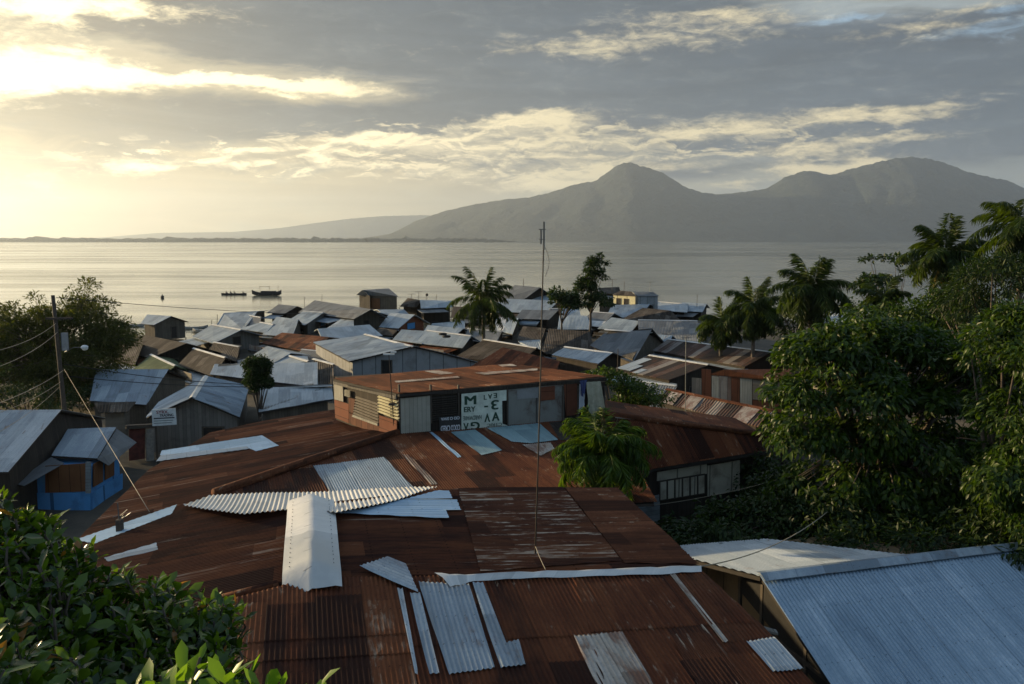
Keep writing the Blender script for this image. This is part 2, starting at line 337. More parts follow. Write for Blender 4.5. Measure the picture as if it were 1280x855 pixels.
def groundmat():
    m, t, b = mat('mud')
    tc = t.add('ShaderNodeTexCoord')
    n = t.noise(tc.outputs['Object'], .35, 8, .65); n2 = t.noise(tc.outputs['Object'], 6.0, 6, .7)
    c = t.mix(t.step(n, .35, .65), (.030, .026, .018), (.072, .060, .043))
    c = t.mix(t.m('MULTIPLY', t.step(n2, .45, .7), .5), c, (.05, .045, .03))
    t.l.new(c, b.inputs['Base Color']); b.inputs['Roughness'].default_value = .95
    bn = t.add('ShaderNodeBump'); bn.inputs['Strength'].default_value = .6; bn.inputs['Distance'].default_value = .08
    t.l.new(n2, bn.inputs['Height']); t.l.new(bn.outputs[0], b.inputs['Normal'])
    m, t, b = mat('hill')
    tc = t.add('ShaderNodeTexCoord')
    n = t.noise(tc.outputs['Object'], .0016, 8, .62)
    t.l.new(t.mix(t.step(n, .35, .65), (.016, .030, .024), (.034, .052, .044)), b.inputs['Base Color'])
    b.inputs['Roughness'].default_value = 1.0
    n3 = t.noise(tc.outputs['Object'], .006, 9, .7)
    bn = t.add('ShaderNodeBump'); bn.inputs['Strength'].default_value = 1.0; bn.inputs['Distance'].default_value = 160.0
    t.l.new(n3, bn.inputs['Height']); t.l.new(bn.outputs[0], b.inputs['Normal'])
    m, t, b = mat('sea')
    tc = t.add('ShaderNodeTexCoord'); o = t.sep(tc.outputs['Object'])
    b.inputs['Base Color'].default_value = (.10, .11, .09, 1); b.inputs['IOR'].default_value = 1.33
    dist = t.m('POWER', t.m('ADD', t.m('ABSOLUTE', o[1]), 60.0), .5)
    # calm slicks and ruffled lanes lying across the bay
    lane = t.noise(t.comb(t.m('MULTIPLY', o[0], .0022), t.m('MULTIPLY', dist, .55), 2.0), 1.0, 6, .62, .6)
    lane2 = t.noise(t.comb(t.m('MULTIPLY', o[0], .012), t.m('MULTIPLY', dist, 2.4), 5.0), 1.0, 5, .6, .3)
    ru = t.step(t.m('ADD', lane, t.m('MULTIPLY', t.m('SUBTRACT', lane2, .5), .22)), .38, .66)
    t.l.new(t.m('MULTIPLY_ADD', ru, .14, .08), b.inputs['Roughness'])
    w1 = t.noise(t.comb(t.m('MULTIPLY', o[0], .55), t.m('MULTIPLY', o[1], .9)), 1.0, 4, .6)
    w2 = t.noise(t.comb(t.m('MULTIPLY', o[0], .06), t.m('MULTIPLY', o[1], .12)), 1.0, 4, .6)
    bn = t.add('ShaderNodeBump'); bn.inputs['Distance'].default_value = .22
    t.l.new(t.m('MULTIPLY_ADD', ru, .30, .03), bn.inputs['Strength'])
    t.l.new(t.m('ADD', w1, t.m('MULTIPLY', w2, 3.0)), bn.inputs['Height']); t.l.new(bn.outputs[0], b.inputs['Normal'])
groundmat()
M = MATS

# ------------------------------------------------------------------ object helpers
def thing(name, label, cat, loc, group=None):
    o = bpy.data.objects.new(name, None); COL.objects.link(o); o.location = loc; o.empty_display_size = .2
    o['label'] = label; o['category'] = cat
    if group: o['group'] = group
    return o
def tag(o, label, cat, group=None):
    o['label'] = label; o['category'] = cat
    if group: o['group'] = group
    return o
def root_loc(p):
    v = Vector((0, 0, 0))
    while p: v += p.location; p = p.parent
    return v
def obj(name, V, Fc, m, parent=None, uv=None, smooth=False, label=None, origin=None):
    """one mesh object from world-space vertices; box-projected UVs in metres unless given"""
    V = [Vector(p) for p in V]
    off = root_loc(parent) if parent else (Vector(origin) if origin is not None else Vector((0, 0, 0)))
    me = bpy.data.meshes.new(name); me.from_pydata([tuple(p - off) for p in V], [], Fc)
    me.materials.append(M[m] if isinstance(m, str) else m)
    ul = me.uv_layers.new(name='UVMap')
    if uv is not None:
        for lp in me.loops: ul.data[lp.index].uv = uv[lp.vertex_index]
    else:
        for pl in me.polygons:
            n = pl.normal
            if abs(n.z) < .75:
                tx = Vector((-n.y, n.x, 0)); tx = tx.normalized() if tx.length > 1e-6 else Vector((1, 0, 0))
                for li in pl.loop_indices:
                    p = V[me.loops[li].vertex_index]; ul.data[li].uv = (p.dot(tx), p.z)
            else:
                for li in pl.loop_indices:
                    p = V[me.loops[li].vertex_index]; ul.data[li].uv = (p.x, p.y)
    if smooth: me.polygons.foreach_set('use_smooth', [True] * len(me.polygons))
    me.update()
    o = bpy.data.objects.new(name, me); COL.objects.link(o)
    if parent: o.parent = parent
    elif origin is not None: o.location = off
    if label: o['label'] = label
    return o
def npmesh(name, V, Fc, m, parent=None, origin=(0, 0, 0), smooth=False):
    """fast path for big leaf meshes: V (n,3), Fc (k,3|4) numpy"""
    off = np.array(root_loc(parent) if parent else origin)
    V = np.asarray(V, float) - off; Fc = np.asarray(Fc)
    me = bpy.data.meshes.new(name)
    me.vertices.add(len(V)); me.vertices.foreach_set('co', V.ravel())
    k = Fc.shape[1]
    me.loops.add(Fc.size); me.loops.foreach_set('vertex_index', Fc.ravel().astype(np.int32))
    me.polygons.add(len(Fc)); me.polygons.foreach_set('loop_start', np.arange(0, Fc.size, k, dtype=np.int32))
    me.polygons.foreach_set('loop_total', np.full(len(Fc), k, dtype=np.int32))
    if smooth: me.polygons.foreach_set('use_smooth', np.ones(len(Fc), dtype=bool))
    me.materials.append(M[m]); me.update(calc_edges=True); me.validate()
    o = bpy.data.objects.new(name, me); COL.objects.link(o)
    if parent: o.parent = parent
    else: o.location = off
    return o
class MB:
    """collects prisms, boxes and tubes into one mesh"""
    def __init__(s): s.V = []; s.F = []
    def prism(s, pts, vec):
        pts = [Vector(p) for p in pts]; n = len(pts); b = len(s.V); vec = Vector(vec)
        nn = Vector((0, 0, 0))
        for i in range(n): nn += (pts[i] - pts[0]).cross(pts[(i + 1) % n] - pts[0])
        if nn.dot(vec) < 0: pts = pts[::-1]
        s.V += pts + [p + vec for p in pts]
        s.F += [tuple(b + i for i in range(n))[::-1], tuple(b + n + i for i in range(n))]
        s.F += [(b + i, b + (i + 1) % n, b + n + (i + 1) % n, b + n + i) for i in range(n)]
        return s
    def box(s, c, x, y, z):
        """centre and three half-axis vectors"""
        c, x, y, z = Vector(c), Vector(x), Vector(y), Vector(z)
        return s.prism([c - x - y - z, c + x - y - z, c + x + y - z, c - x + y - z], z * 2)
    def tube(s, pts, r0, r1=None, n=6):
        pts = [Vector(p) for p in pts]; r1 = r0 if r1 is None else r1; b = len(s.V); k = len(pts)
        for i, p in enumerate(pts):
            d = (pts[min(i + 1, k - 1)] - pts[max(i - 1, 0)]).normalized()
            a = d.cross(Vector((0, 0, 1)) if abs(d.z) < .9 else Vector((1, 0, 0))).normalized(); e = d.cross(a)
            r = r0 + (r1 - r0) * i / max(1, k - 1)
            for j in range(n):
                an = 2 * math.pi * j / n; s.V.append(p + a * (r * math.cos(an)) + e * (r * math.sin(an)))
        for i in range(k - 1):
            for j in range(n):
                q = (j + 1) % n
                s.F.append((b + i * n + j, b + i * n + q, b + (i + 1) * n + q, b + (i + 1) * n + j))
        s.F += [tuple(b + j for j in range(n))[::-1], tuple(b + (k - 1) * n + j for j in range(n))]
        return s
    def ball(s, c, r, nu=8, nv=6, sz=1.0):
        b = len(s.V); c = Vector(c)
        for i in range(nv + 1):
            a = math.pi * i / nv
            for j in range(nu):
                e = 2 * math.pi * j / nu
                s.V.append(c + Vector((r * math.sin(a) * math.cos(e), r * math.sin(a) * math.sin(e), r * sz * math.cos(a))))
        for i in range(nv):
            for j in range(nu):
                q = (j + 1) % nu; s.F.append((b + i * nu + j, b + (i + 1) * nu + j, b + (i + 1) * nu + q, b + i * nu + q))
        return s
    def build(s, name, m, parent=None, smooth=False, label=None, origin=None):
        return obj(name, s.V, s.F, m, parent, None, smooth, label, origin)

class Plane:
    def __init__(s, a, b, c):
        s.o = Vector(a); s.n = (Vector(b) - s.o).cross(Vector(c) - s.o).normalized()
        if s.n.z < -1e-4: s.n = -s.n
    def hit(s, px, py):
        d = ray(px, py); t = (s.o - CAM).dot(s.n) / d.dot(s.n); return CAM + d * t
    def vdir(s, d):
        d = Vector(d); d = d - s.n * d.dot(s.n); return d.normalized()
    def poly(s, pts): return [s.hit(*p) for p in pts]

def clip_v(poly, u):
    r = []
    n = len(poly)
    for i in range(n):
        (u0, v0), (u1, v1) = poly[i], poly[(i + 1) % n]
        if (u0 - u) * (u1 - u) <= 0 and abs(u1 - u0) > 1e-9: r.append(v0 + (v1 - v0) * (u - u0) / (u1 - u0))
    return (min(r), max(r)) if len(r) > 1 else None
def sheet(name, poly, up, m, parent, off=0.0, pitch=.076, amp=.011, courses=None, sag=.006, seed=1, label=None, nseg=6):
    """a real corrugated sheet: the polygon (in one plane) is cut across the flutes; courses lap over one another"""
    rs = np.random.RandomState(seed)
    o = poly[0]
    nrm = Vector((0, 0, 0))
    for i in range(1, len(poly) - 1): nrm += (poly[i] - o).cross(poly[i + 1] - o)
    nrm.normalize()
    if nrm.z < 0: nrm = -nrm
    v = (Vector(up) - nrm * Vector(up).dot(nrm)).normalized(); u = v.cross(nrm).normalized()
    P2 = [((p - o).dot(u), (p - o).dot(v)) for p in poly]
    u0, u1 = min(p[0] for p in P2), max(p[0] for p in P2); v0, v1 = min(p[1] for p in P2), max(p[1] for p in P2)
    br = [v0] + sorted(courses or []) + [v1]
    us = np.arange(u0 + 1e-4, u1, pitch / nseg)
    jit = np.repeat(rs.rand(200), 5)[:997] * (rs.rand(997) * .3 + .7)
    ph = rs.rand(8) * 6.28
    def sagf(a, b): return sag * (math.sin(a * .9 + ph[0]) * math.sin(b * 1.3 + ph[1]) + .5 * math.sin(a * 2.3 + b * 1.1 + ph[2]))
    V, Fc, UV = [], [], []
    for ci in range(len(br) - 1):
        lo, hi = br[ci], br[ci + 1]
        prev = None
        wob = rs.rand(400) * .035
        for k, uu in enumerate(us):
            iv = clip_v(P2, uu)
            if iv is None: prev = None; continue
            sid = int((uu - u0) / .74) % 400
            a = max(iv[0], lo - (wob[sid] if ci else 0)); b = min(iv[1], hi + .08)
            if not courses: a += .022 * jit[k % 997]; b -= .022 * jit[(k * 3 + 5) % 997]
            if b - a < .01: prev = None; continue
            nv = max(2, int((hi - lo) / .6) + 1)
            base = len(V)
            lift = .016 if ci < len(br) - 1 and len(br) > 2 else 0
            for j in range(nv):
                vv = a + (b - a) * j / (nv - 1)
                h = off + amp * math.sin(2 * math.pi * uu / pitch) + sagf(uu, vv) + lift * (1 - j / (nv - 1)) + ((sid % 3) * .002)
                V.append(o + u * uu + v * vv + nrm * h); UV.append((uu, vv))
            if prev is not None and prev[1] == nv:
                for j in range(nv - 1): Fc.append((prev[0] + j, base + j, base + j + 1, prev[0] + j + 1))
            prev = (base, nv)
    return obj(name, V, Fc, m, parent, UV, True, label)
def planar(poly):
    c = sum((Vector(p) for p in poly), Vector()) / len(poly); n = Vector((0, 0, 0))
    for i in range(len(poly)): n += (Vector(poly[i]) - c).cross(Vector(poly[(i + 1) % len(poly)]) - c)
    n.normalize()
    return [Vector(p) - Vector((0, 0, (Vector(p) - c).dot(n) / n.z)) for p in poly]
def slab(name, poly, m, parent, drop=.03, th=.07, shrink=.05):
    c = sum((Vector(p) for p in poly), Vector()) / len(poly)
    pts = [Vector(p) + (c - Vector(p)).normalized() * shrink - Vector((0, 0, drop)) for p in poly]
    return MB().prism(pts, (0, 0, -th)).build(name, m, parent)
def flat_roof(name, poly, up, m, parent, th=.06, off=0.0, label=None):
    """thin sheet with thickness, UV along the fall of the roof"""
    o = poly[0]; nrm = Vector((0, 0, 0))
    for i in range(1, len(poly) - 1): nrm += (poly[i] - o).cross(poly[i + 1] - o)
    nrm.normalize()
    if nrm.z < 0: nrm = -nrm
    v = (Vector(up) - nrm * Vector(up).dot(nrm)).normalized(); u = v.cross(nrm).normalized()
    b = MB().prism([p + nrm * off for p in poly], -nrm * th)
    uv = [((p - o).dot(u), (p - o).dot(v)) for p in b.V]
    return obj(name, b.V, b.F, m, parent, uv, False, label)

# ------------------------------------------------------------------ setting: sea, ground, hills
def structure(o): o['kind'] = 'structure'; return o
structure(obj('sea', [(-25500, -150, 0), (25500, -150, 0), (25500, 26500, 0), (-25500, 26500, 0)], [(0, 1, 2, 3)], 'sea'))
def ground_h(x, y):
    sm = lambda a, b, t: (lambda q: q * q * (3 - 2 * q))(max(0.0, min(1.0, (t - a) / (b - a))))
    z = .8
    z += 2.6 * sm(-14, -2, x) * sm(44, 26, y)                 # the bank rises towards the viewer
    z += 3.6 * sm(12, 40, x) * sm(95, 40, y)
    z += .5 * sm(56, 64, y)
    shore = 118 + 26 * sm(-40, 10, x) + 4 * math.sin(x * .21)
    z -= 2.9 * sm(shore - 8, shore + 10, y)
    return z + .06 * math.sin(x * 1.7) * math.sin(y * 1.3)
def make_ground():
    xs = np.linspace(-130, 130, 105); ys = np.linspace(-60, 175, 95)
    V = [(x, y, ground_h(x, y) if abs(x) < 129 and y > -59 else -3) for y in ys for x in xs]
    n = len(xs)
    Fc = [(j * n + i, j * n + i + 1, (j + 1) * n + i + 1, (j + 1) * n + i) for j in range(len(ys) - 1) for i in range(n - 1)]
    structure(obj('ground', V, Fc, 'mud', smooth=True))
make_ground()
def mountain(name, prof, Y, depth, seed, rough=.16):
    """a range whose crest follows the profile, with spurs and gullies running down both flanks"""
    rs = np.random.RandomState(seed)
    xs = np.linspace(prof[0][0], prof[-1][0], 260)
    h = np.interp(xs, [p[0] for p in prof], [p[1] for p in prof])
    crest = np.array([pd(x, y, Y) for x, y in zip(xs, h)])
    cx = crest[:, 0]; ch = np.maximum(crest[:, 2], 2)
    ph = rs.rand(40) * 6.28
    def fb(x, y):
        s = 0
        for k in range(7):
            f = 2 ** k / 5200.0
            s = s + (0.62 ** k) * np.abs(np.sin(x * f * 6.28 + ph[k] + 1.3 * np.sin(y * f * 4 + ph[k + 8]))) 
        return s / 2.2
    ts = np.concatenate([np.linspace(-1, 0, 34), np.linspace(0, 1, 16)[1:]])
    V = []
    for tt in ts:
        k = 1 - abs(tt)
        g = k ** 1.25
        y = Y + tt * depth
        sp = fb(cx, np.full_like(cx, tt * depth * .6)) - .45
        z = ch * (g + rough * 2.2 * sp * k * (1 - k) * 2)
        jag = ch * .010 * np.sin(cx / 61.0 + ph[3]) * np.sin(cx / 23.0)
        for i in range(len(xs)): V.append((cx[i], y, max(z[i] + (jag[i] if k > .8 else 0), -3 if k > 0.001 else -3)))
    n = len(xs); Fc = [(j * n + i, j * n + i + 1, (j + 1) * n + i + 1, (j + 1) * n + i) for j in range(len(ts) - 1) for i in range(n - 1)]
    structure(obj(name, V, Fc, 'hill', smooth=True))
mountain('mountain', [(440, 300), (490, 292), (520, 276), (555, 264), (590, 256), (632, 249), (660, 247), (690, 240), (720, 230), (745, 226), (758, 216), (768, 209), (780, 203),
    (790, 203.5), (800, 207), (815, 211), (828, 216), (840, 223), (850, 230), (862, 236), (880, 241), (900, 243), (920, 241), (945, 238), (960, 235),
    (980, 222), (1000, 215), (1012, 213), (1025, 216), (1040, 219), (1060, 212), (1080, 207), (1100, 202), (1118, 198), (1140, 196), (1165, 199), (1185, 205), (1210, 215),
    (1240, 222), (1262, 226), (1280, 236), (1330, 255), (1420, 280), (1500, 299)], 13000, 2600, 4)
mountain('mountain', [(100, 299), (200, 291), (290, 290), (350, 285), (400, 278), (440, 273), (480, 270), (530, 269), (560, 271), (600, 276), (680, 287), (760, 299)], 23500, 1800, 9)
def coast(name, x0, x1, Y, seed, hpx):
    rs = np.random.RandomState(seed); n = 240
    V = []; Fc = []
    for i in range(n):
        px = x0 + (x1 - x0) * i / (n - 1)
        taper = min(1, (x1 - px) / 60.0, 1)
        p = pd(px, 301, Y)
        h = (hpx * (.75 + .45 * rs.rand()) + (3 * rs.rand() if rs.rand() > .95 else 0)) * taper * Y / F
        V += [(p.x, Y, -2), (p.x, Y + 6, h * .8), (p.x, Y + 60, h), (p.x, Y + 300, h * .8), (p.x, Y + 420, -2)]
    for i in range(n - 1):
        for j in range(4): Fc.append((i * 5 + j, i * 5 + 5 + j, i * 5 + 6 + j, i * 5 + 1 + j))
    structure(obj(name, V, Fc, 'hill'))
coast('coastal_lowland', -260, 660, 8200, 3, 5.0)
coast('coastal_lowland', 560, 1400, 11500, 5, 1.6)

# ------------------------------------------------------------------ haze between the town and the mountains
hb = MB().prism([(-25600, -200, -4.5), (25600, -200, -4.5), (25600, 26600, -4.5), (-25600, 26600, -4.5)], (0, 0, 1330))
hm = bpy.data.materials.new('haze'); hm.use_nodes = True; hn = hm.node_tree
hn.nodes.clear(); ho = hn.nodes.new('ShaderNodeOutputMaterial'); hv = hn.nodes.new('ShaderNodeVolumePrincipled')
hv.inputs['Density'].default_value = 4.2e-5; hv.inputs['Color'].default_value = (.72, .83, .98, 1); hv.inputs['Anisotropy'].default_value = .60
hn.links.new(hv.outputs[0], ho.inputs['Volume'])
hz = hb.build('haze', hm); hz['kind'] = 'stuff'

# ------------------------------------------------------------------ the big rusty roof in front
A = pz(390, 722, 8.4); A2 = pz(389, 630, 8.4)
B = pz(879, 714, 7.95)
Cpl = Plane(A, A2, B)                                    # slope falling to the right
Fpl = Plane(A, B, pz(640, 880, 7.72))                    # hip falling to the viewer
Lpl = Plane(A, A2, pz(96, 676, 7.75))                    # slope falling to the left
UPF = Fpl.vdir(ray(375, 150))
ridge_dir = (A2 - A).normalized()
UPC = Cpl.vdir(-(Vector((ridge_dir.y, -ridge_dir.x, 0)))); UPL = Lpl.vdir(Vector((ridge_dir.y, -ridge_dir.x, 0)))
big = thing('rusty_house', 'large house close below the viewer with patched rusty corrugated hip roof and white ridge cap', 'house', (-1.0, 13.0, 2.4), 'tin-roofed houses')
pf = Fpl.poly([(388, 722), (879, 714), (1062, 902), (255, 902), (272, 752)])
def fv(px, py, o): return (Fpl.hit(px, py) - o).dot(UPF)
pfa = Fpl.poly([(388, 722), (496, 720.5), (530, 902), (255, 902), (272, 752)])
pfb = Fpl.poly([(496, 720.5), (716, 717), (770, 902), (530, 902)])
pfc = Fpl.poly([(716, 717), (879, 714), (1062, 902), (770, 902)])
sheet('front_slope', pfa, UPF, 'rust', big, seed=3, courses=[fv(420, 797, pfa[0]), fv(420, 822, pfa[0])])
sheet('front_slope', pfb, UPF, 'rust', big, .004, seed=6, courses=[fv(640, 800, pfb[0])])
sheet('front_slope', pfc, UPF, 'rust', big, .008, seed=7, courses=[fv(760, 790, pfc[0])])
pc = Cpl.poly([(389, 722), (389, 630), (560, 611), (772, 609), (879, 714)])
sheet('side_slope', pc, UPC, 'rust_streaky', big, seed=4, label='side slope of streaky rusted sheets')
pl_ = Lpl.poly([(389, 722), (389, 630), (340, 640), (228, 630), (92, 676), (60, 740), (150, 810), (272, 752)])
sheet('side_slope', pl_, UPL, 'rust_streaky', big, 0, sag=.005, seed=5, label='left slope of brown rusted sheets')
for q in (pf, pc, pl_): slab('roof_frame', q, 'under', big, .05, .08, .12)
def patch(name, plane, pts, up, m, parent, off=.03, amp=.011, seed=2, label=None, sag=.005, pitch=.076):
    return sheet(name, plane.poly(pts), up, m, parent, off, pitch, amp, None, sag, seed, label)
# worn and lighter sheets, each nailed on top of the old roof
patch('roof_sheet', Cpl, [(572, 611), (704, 610), (778, 702), (600, 716)], UPC, 'rust_worn', big, .02, seed=11, label='rust sheet with pale flaked paint')
patch('roof_sheet', Cpl, [(706, 611), (771, 611), (874, 706), (780, 705)], UPC, 'rust_dry', big, .025, seed=12, label='brighter orange-brown rusted sheet')
patch('roof_sheet', Fpl, [(496, 738), (503, 738), (523, 847), (518, 847)], UPF, 'pale', big, .05, seed=13)
patch('roof_sheet', Fpl, [(511, 744), (525, 744), (550, 846), (536, 846)], UPF, 'galv', big, .05, seed=14)
patch('roof_sheet', Fpl, [(522, 729), (586, 732), (619, 838), (561, 845)], UPF, 'galv', big, .035, seed=15, label='blue-grey bare metal sheet')
patch('roof_sheet', Fpl, [(590, 731), (604, 731), (632, 806), (648, 802), (657, 834), (625, 838)], UPF, 'galv', big, .05, seed=16)
patch('roof_sheet', Fpl, [(716, 796), (778, 791), (832, 880), (758, 884)], UPF, 'pale_rusty', big, .03, seed=17, label='pale sheet with brown rust stains')
patch('roof_sheet', Fpl, [(836, 719), (844, 719), (911, 804), (903, 806)], UPF, 'pale_rusty', big, .035, seed=18, label='narrow pale strip')
patch('roof_sheet', Fpl, [(931, 805), (966, 799), (1006, 840), (966, 843)], UPF, 'pale', big, .05, seed=19, label='bare pale sheet at the lower corner')
patch('roof_sheet', Fpl, [(834, 787), (879, 782), (958, 880), (885, 884)], UPF, 'rust_worn', big, .025, seed=20, label='orange rust sheet with pale flecks')
patch('roof_sheet', Fpl, [(845, 719), (880, 717), (968, 797), (912, 804)], UPF, 'rust_dry', big, .02, seed=21)
patch('roof_sheet', Fpl, [(448, 713), (483, 701), (507, 709), (523, 746)], Fpl.vdir(Fpl.hit(448, 713) - Fpl.hit(522, 744)), 'galv', big, .09, seed=22, label='loose bent metal offcut')
pa = [[(548, 615), (562, 616), (566, 626), (504, 627)], [(502, 627), (571, 627), (577, 641), (452, 640)], [(450, 640), (558, 641), (562, 652), (418, 645)]]
for i, q in enumerate(pa): patch('roof_sheet', Cpl, q, UPC, 'blue_sheet', big, .05 + .01 * i, .006, 30 + i, 'smooth light blue sheet', .006, .12)
patch('roof_sheet', Lpl, [(94, 676), (222, 631), (215, 643), (118, 681)], UPL, 'blue_sheet', big, .017, .004, 34, 'light blue flashing along the far edge')
patch('roof_sheet', Lpl, [(130, 698), (196, 679), (198, 688), (134, 703)], UPL, 'pale', big, .017, .006, 35)
# corrugated strip along the far edge
Wpl = Plane(pz(390, 636, 8.46), pz(245, 629, 8.12), pz(545, 612, 8.22))
patch('edge_strip', Wpl, [(228, 631), (262, 619), (400, 614), (548, 609), (505, 622), (422, 641), (360, 637), (305, 643)], Wpl.vdir(ray(375, 150)), 'cap', big, .0, .016, 36, 'pale corrugated strip along the far edge', .02, .1)
# white ridge cap, folded over the ridge with its near end bent down
def ridge_cap():
    d = ridge_dir; s = Vector((d.y, -d.x, 0)); L = (A2 - A).length
    st = A - d * .44; V = []; UV = []; nv = 22; us = [-.47, -.36, -.2, -.06, 0, .06, .2, .36, .47]
    rs = random.Random(3)
    for j in range(nv):
        q = j / (nv - 1) * (L + .34)
        bend = -.26 * max(0, (.45 - q) / .45) ** 1.2
        for i, u in enumerate(us):
            wv = .012 * rs.uniform(-1, 1) + .02 * math.sin(q * 2.1 + u * 5)
            z = .25 - .34 * abs(u) ** 1.1 + bend * (1.0 - .5 * (u / .47)) + wv
            V.append(st + d * q + s * u * 1.02 + Vector((0, 0, z))); UV.append((u * .2 + .3, q))
    n = len(us); Fc = [(j * n + i, j * n + i + 1, (j + 1) * n + i + 1, (j + 1) * n + i) for j in range(nv - 1) for i in range(n - 1)]
    o = obj('ridge_cap', V, Fc, 'cap', big, UV, True, 'wide white metal ridge cap')
    b = MB()
    for j in range(3, nv):
        for u in (-.42, .42): b.ball(V[j * n + (1 if u < 0 else n - 2)] + Vector((0, 0, .012)), .010, 5, 3)
    b.build('nail_heads', 'pole_metal', o)
ridge_cap()
def flashing():
    pts = [(543, 720), (600, 722), (700, 717), (800, 713), (876, 711)]; pts2 = [(563, 737), (598, 729), (700, 725), (800, 722), (877, 718)]
    V = []
    rs = random.Random(5)
    for a, b in zip(pts, pts2):
        p = Cpl.hit(*a) + Vector((0, 0, .05)); q = Fpl.hit(*b) + Vector((0, 0, .05)); V += [p, (p + q) / 2 + Vector((0, 0, .05 + .02 * rs.random())), q]
    V2 = []
    for i in range(len(pts) - 1):
        for k in range(6):
            t = k / 6
            for j in range(3):
                V2.append(V[i * 3 + j].lerp(V[i * 3 + 3 + j], t) + Vector((0, 0, rs.uniform(-.012, .014))))
    V2 += V[-3:]
    n = 3; m = len(V2) // 3
    obj('flashing', V2, [(j * n + i, (j + 1) * n + i, (j + 1) * n + i + 1, j * n + i + 1) for j in range(m - 1) for i in range(2)], 'cap', big, [(.3, .5 * i) for i in range(len(V2))], True, 'crumpled white flashing on the ridge')
flashing()
hipd = MB().tube([Lpl.hit(348, 731) + Vector((0, 0, .0)), Lpl.hit(272, 752) + Vector((0, 0, .02))], .09, .09, 8); hipd.build('hip_cap', 'rust', big, True)
def block(pts, z0, z1, name, m, parent, label=None):
    return MB().prism([(p.x, p.y, z0) for p in pts], (0, 0, z1 - z0)).build(name, m, parent, False, label)
def inset(pts, k):
    c = sum(pts, Vector()) / len(pts); return [p + (c - p).normalized() * k for p in pts]
block(inset([pf[2], pf[3], Lpl.hit(150, 810), Lpl.hit(92, 676), A2, Cpl.hit(772, 609), B], .9), 1.5, 7.3, 'wall', 'wood_grey', big)
# broken boards under its right edge
for (a, b) in (((905, 742), (928, 752)), ((945, 772), (972, 775)), ((955, 786), (985, 803))):
    p, q = Fpl.hit(*a) - Vector((0, 0, .16)), Fpl.hit(*b) - Vector((0, 0, .22)); dd = (q - p)
    MB().box((p + q) / 2, dd / 2, dd.cross(Vector((0, 0, 1))).normalized() * .07, (0, 0, .02)).build('eave_board', 'wood_grey', big)

# ------------------------------------------------------------------ the lower rusty roof behind it and the sign building
W1 = pz(497, 542, 7.0); W2 = pz(757, 521.5, 7.0)
Dpl = Plane(W1, W2, pz(500, 607, 6.68)); UPD = Dpl.vdir(ray(235, 290))
H2 = Dpl.hit(268, 619)
Epl = Plane(W1, H2, pz(185, 588, 5.95))
UPE = Epl.vdir(Vector((math.cos(R(21)), math.sin(R(21)), 0)))
low = thing('rusty_house', 'low broad house with dark rust roof and grey and blue patches below the green-lettered sign', 'house', (-3, 27, 2.0), 'tin-roofed houses')
pD = Dpl.poly([(491, 543), (757, 520), (822, 628), (240, 655), (268, 619)])
sheet('front_slope', pD, UPD, 'rust', low, seed=41, courses=[2.2, 4.3])
pE = Epl.poly([(418, 512), (494, 543), (268, 619), (228, 634), (92, 680), (108, 662), (185, 588), (262, 541), (330, 526)])
sheet('side_slope', pE, UPE, 'rust_streaky', low, seed=42)
for q in (pD, pE): slab('roof_frame', q, 'under', low, .05, .08, .1)
hp = MB(); hp.tube([W1 + Vector((0, 0, .05)), W1.lerp(H2, .5) + Vector((0, 0, .09)), H2 + Vector((0, 0, .05))], .13, .15, 10); hp.build('hip_cap', 'rust_dry', low, True)
def dp(pts, m, off=.03, amp=.011, seed=50, label=None): patch('roof_sheet', Dpl, pts, UPD, m, low, off, amp, seed, label)
dp([(391, 583), (428, 579), (455, 616), (414, 618)], 'galv', seed=51, label='dull grey sheet')
dp([(427, 579), (480, 572.5), (518, 612), (455, 616)], 'pale', .04, seed=52, label='pale ribbed sheet beside the dull grey one')
dp([(502, 569), (510, 569), (548, 606), (539, 607)], 'pale_rusty', seed=53)
dp([(536, 541), (541, 541), (577, 572), (572, 573)], 'blue_sheet', seed=54)
dp([(563, 541), (594, 538), (628, 564), (602, 570)], 'aqua', .035, .005, 55, 'blue-green flat sheet')
dp([(608, 536), (674, 530), (698, 551), (664, 555), (640, 553)], 'aqua', .035, .005, 56, 'large blue-grey sheet under the wall')
dp([(652, 557), (688, 554), (693, 562), (676, 571)], 'pale_rusty', .04, seed=57)
dp([(686, 529), (752, 522), (745, 552), (700, 551)], 'brown', .03, seed=58)
patch('roof_sheet', Epl, [(202, 564), (328, 545), (349, 558), (320, 565), (308, 560), (200, 570)], UPE, 'blue_sheet', low, .03, .006, 59, 'long light blue strip')
patch('roof_sheet', Epl, [(195, 578), (201, 570), (309, 559), (312, 562)], UPE, 'pale', low, .035, .006, 60, 'long white strip')
block(inset([Dpl.hit(757, 520), Dpl.hit(822, 628), Dpl.hit(268, 640), Epl.hit(110, 665), Epl.hit(185, 588), Epl.hit(330, 526)], .8), .7, 5.6, 'wall', 'wood_dark', low)

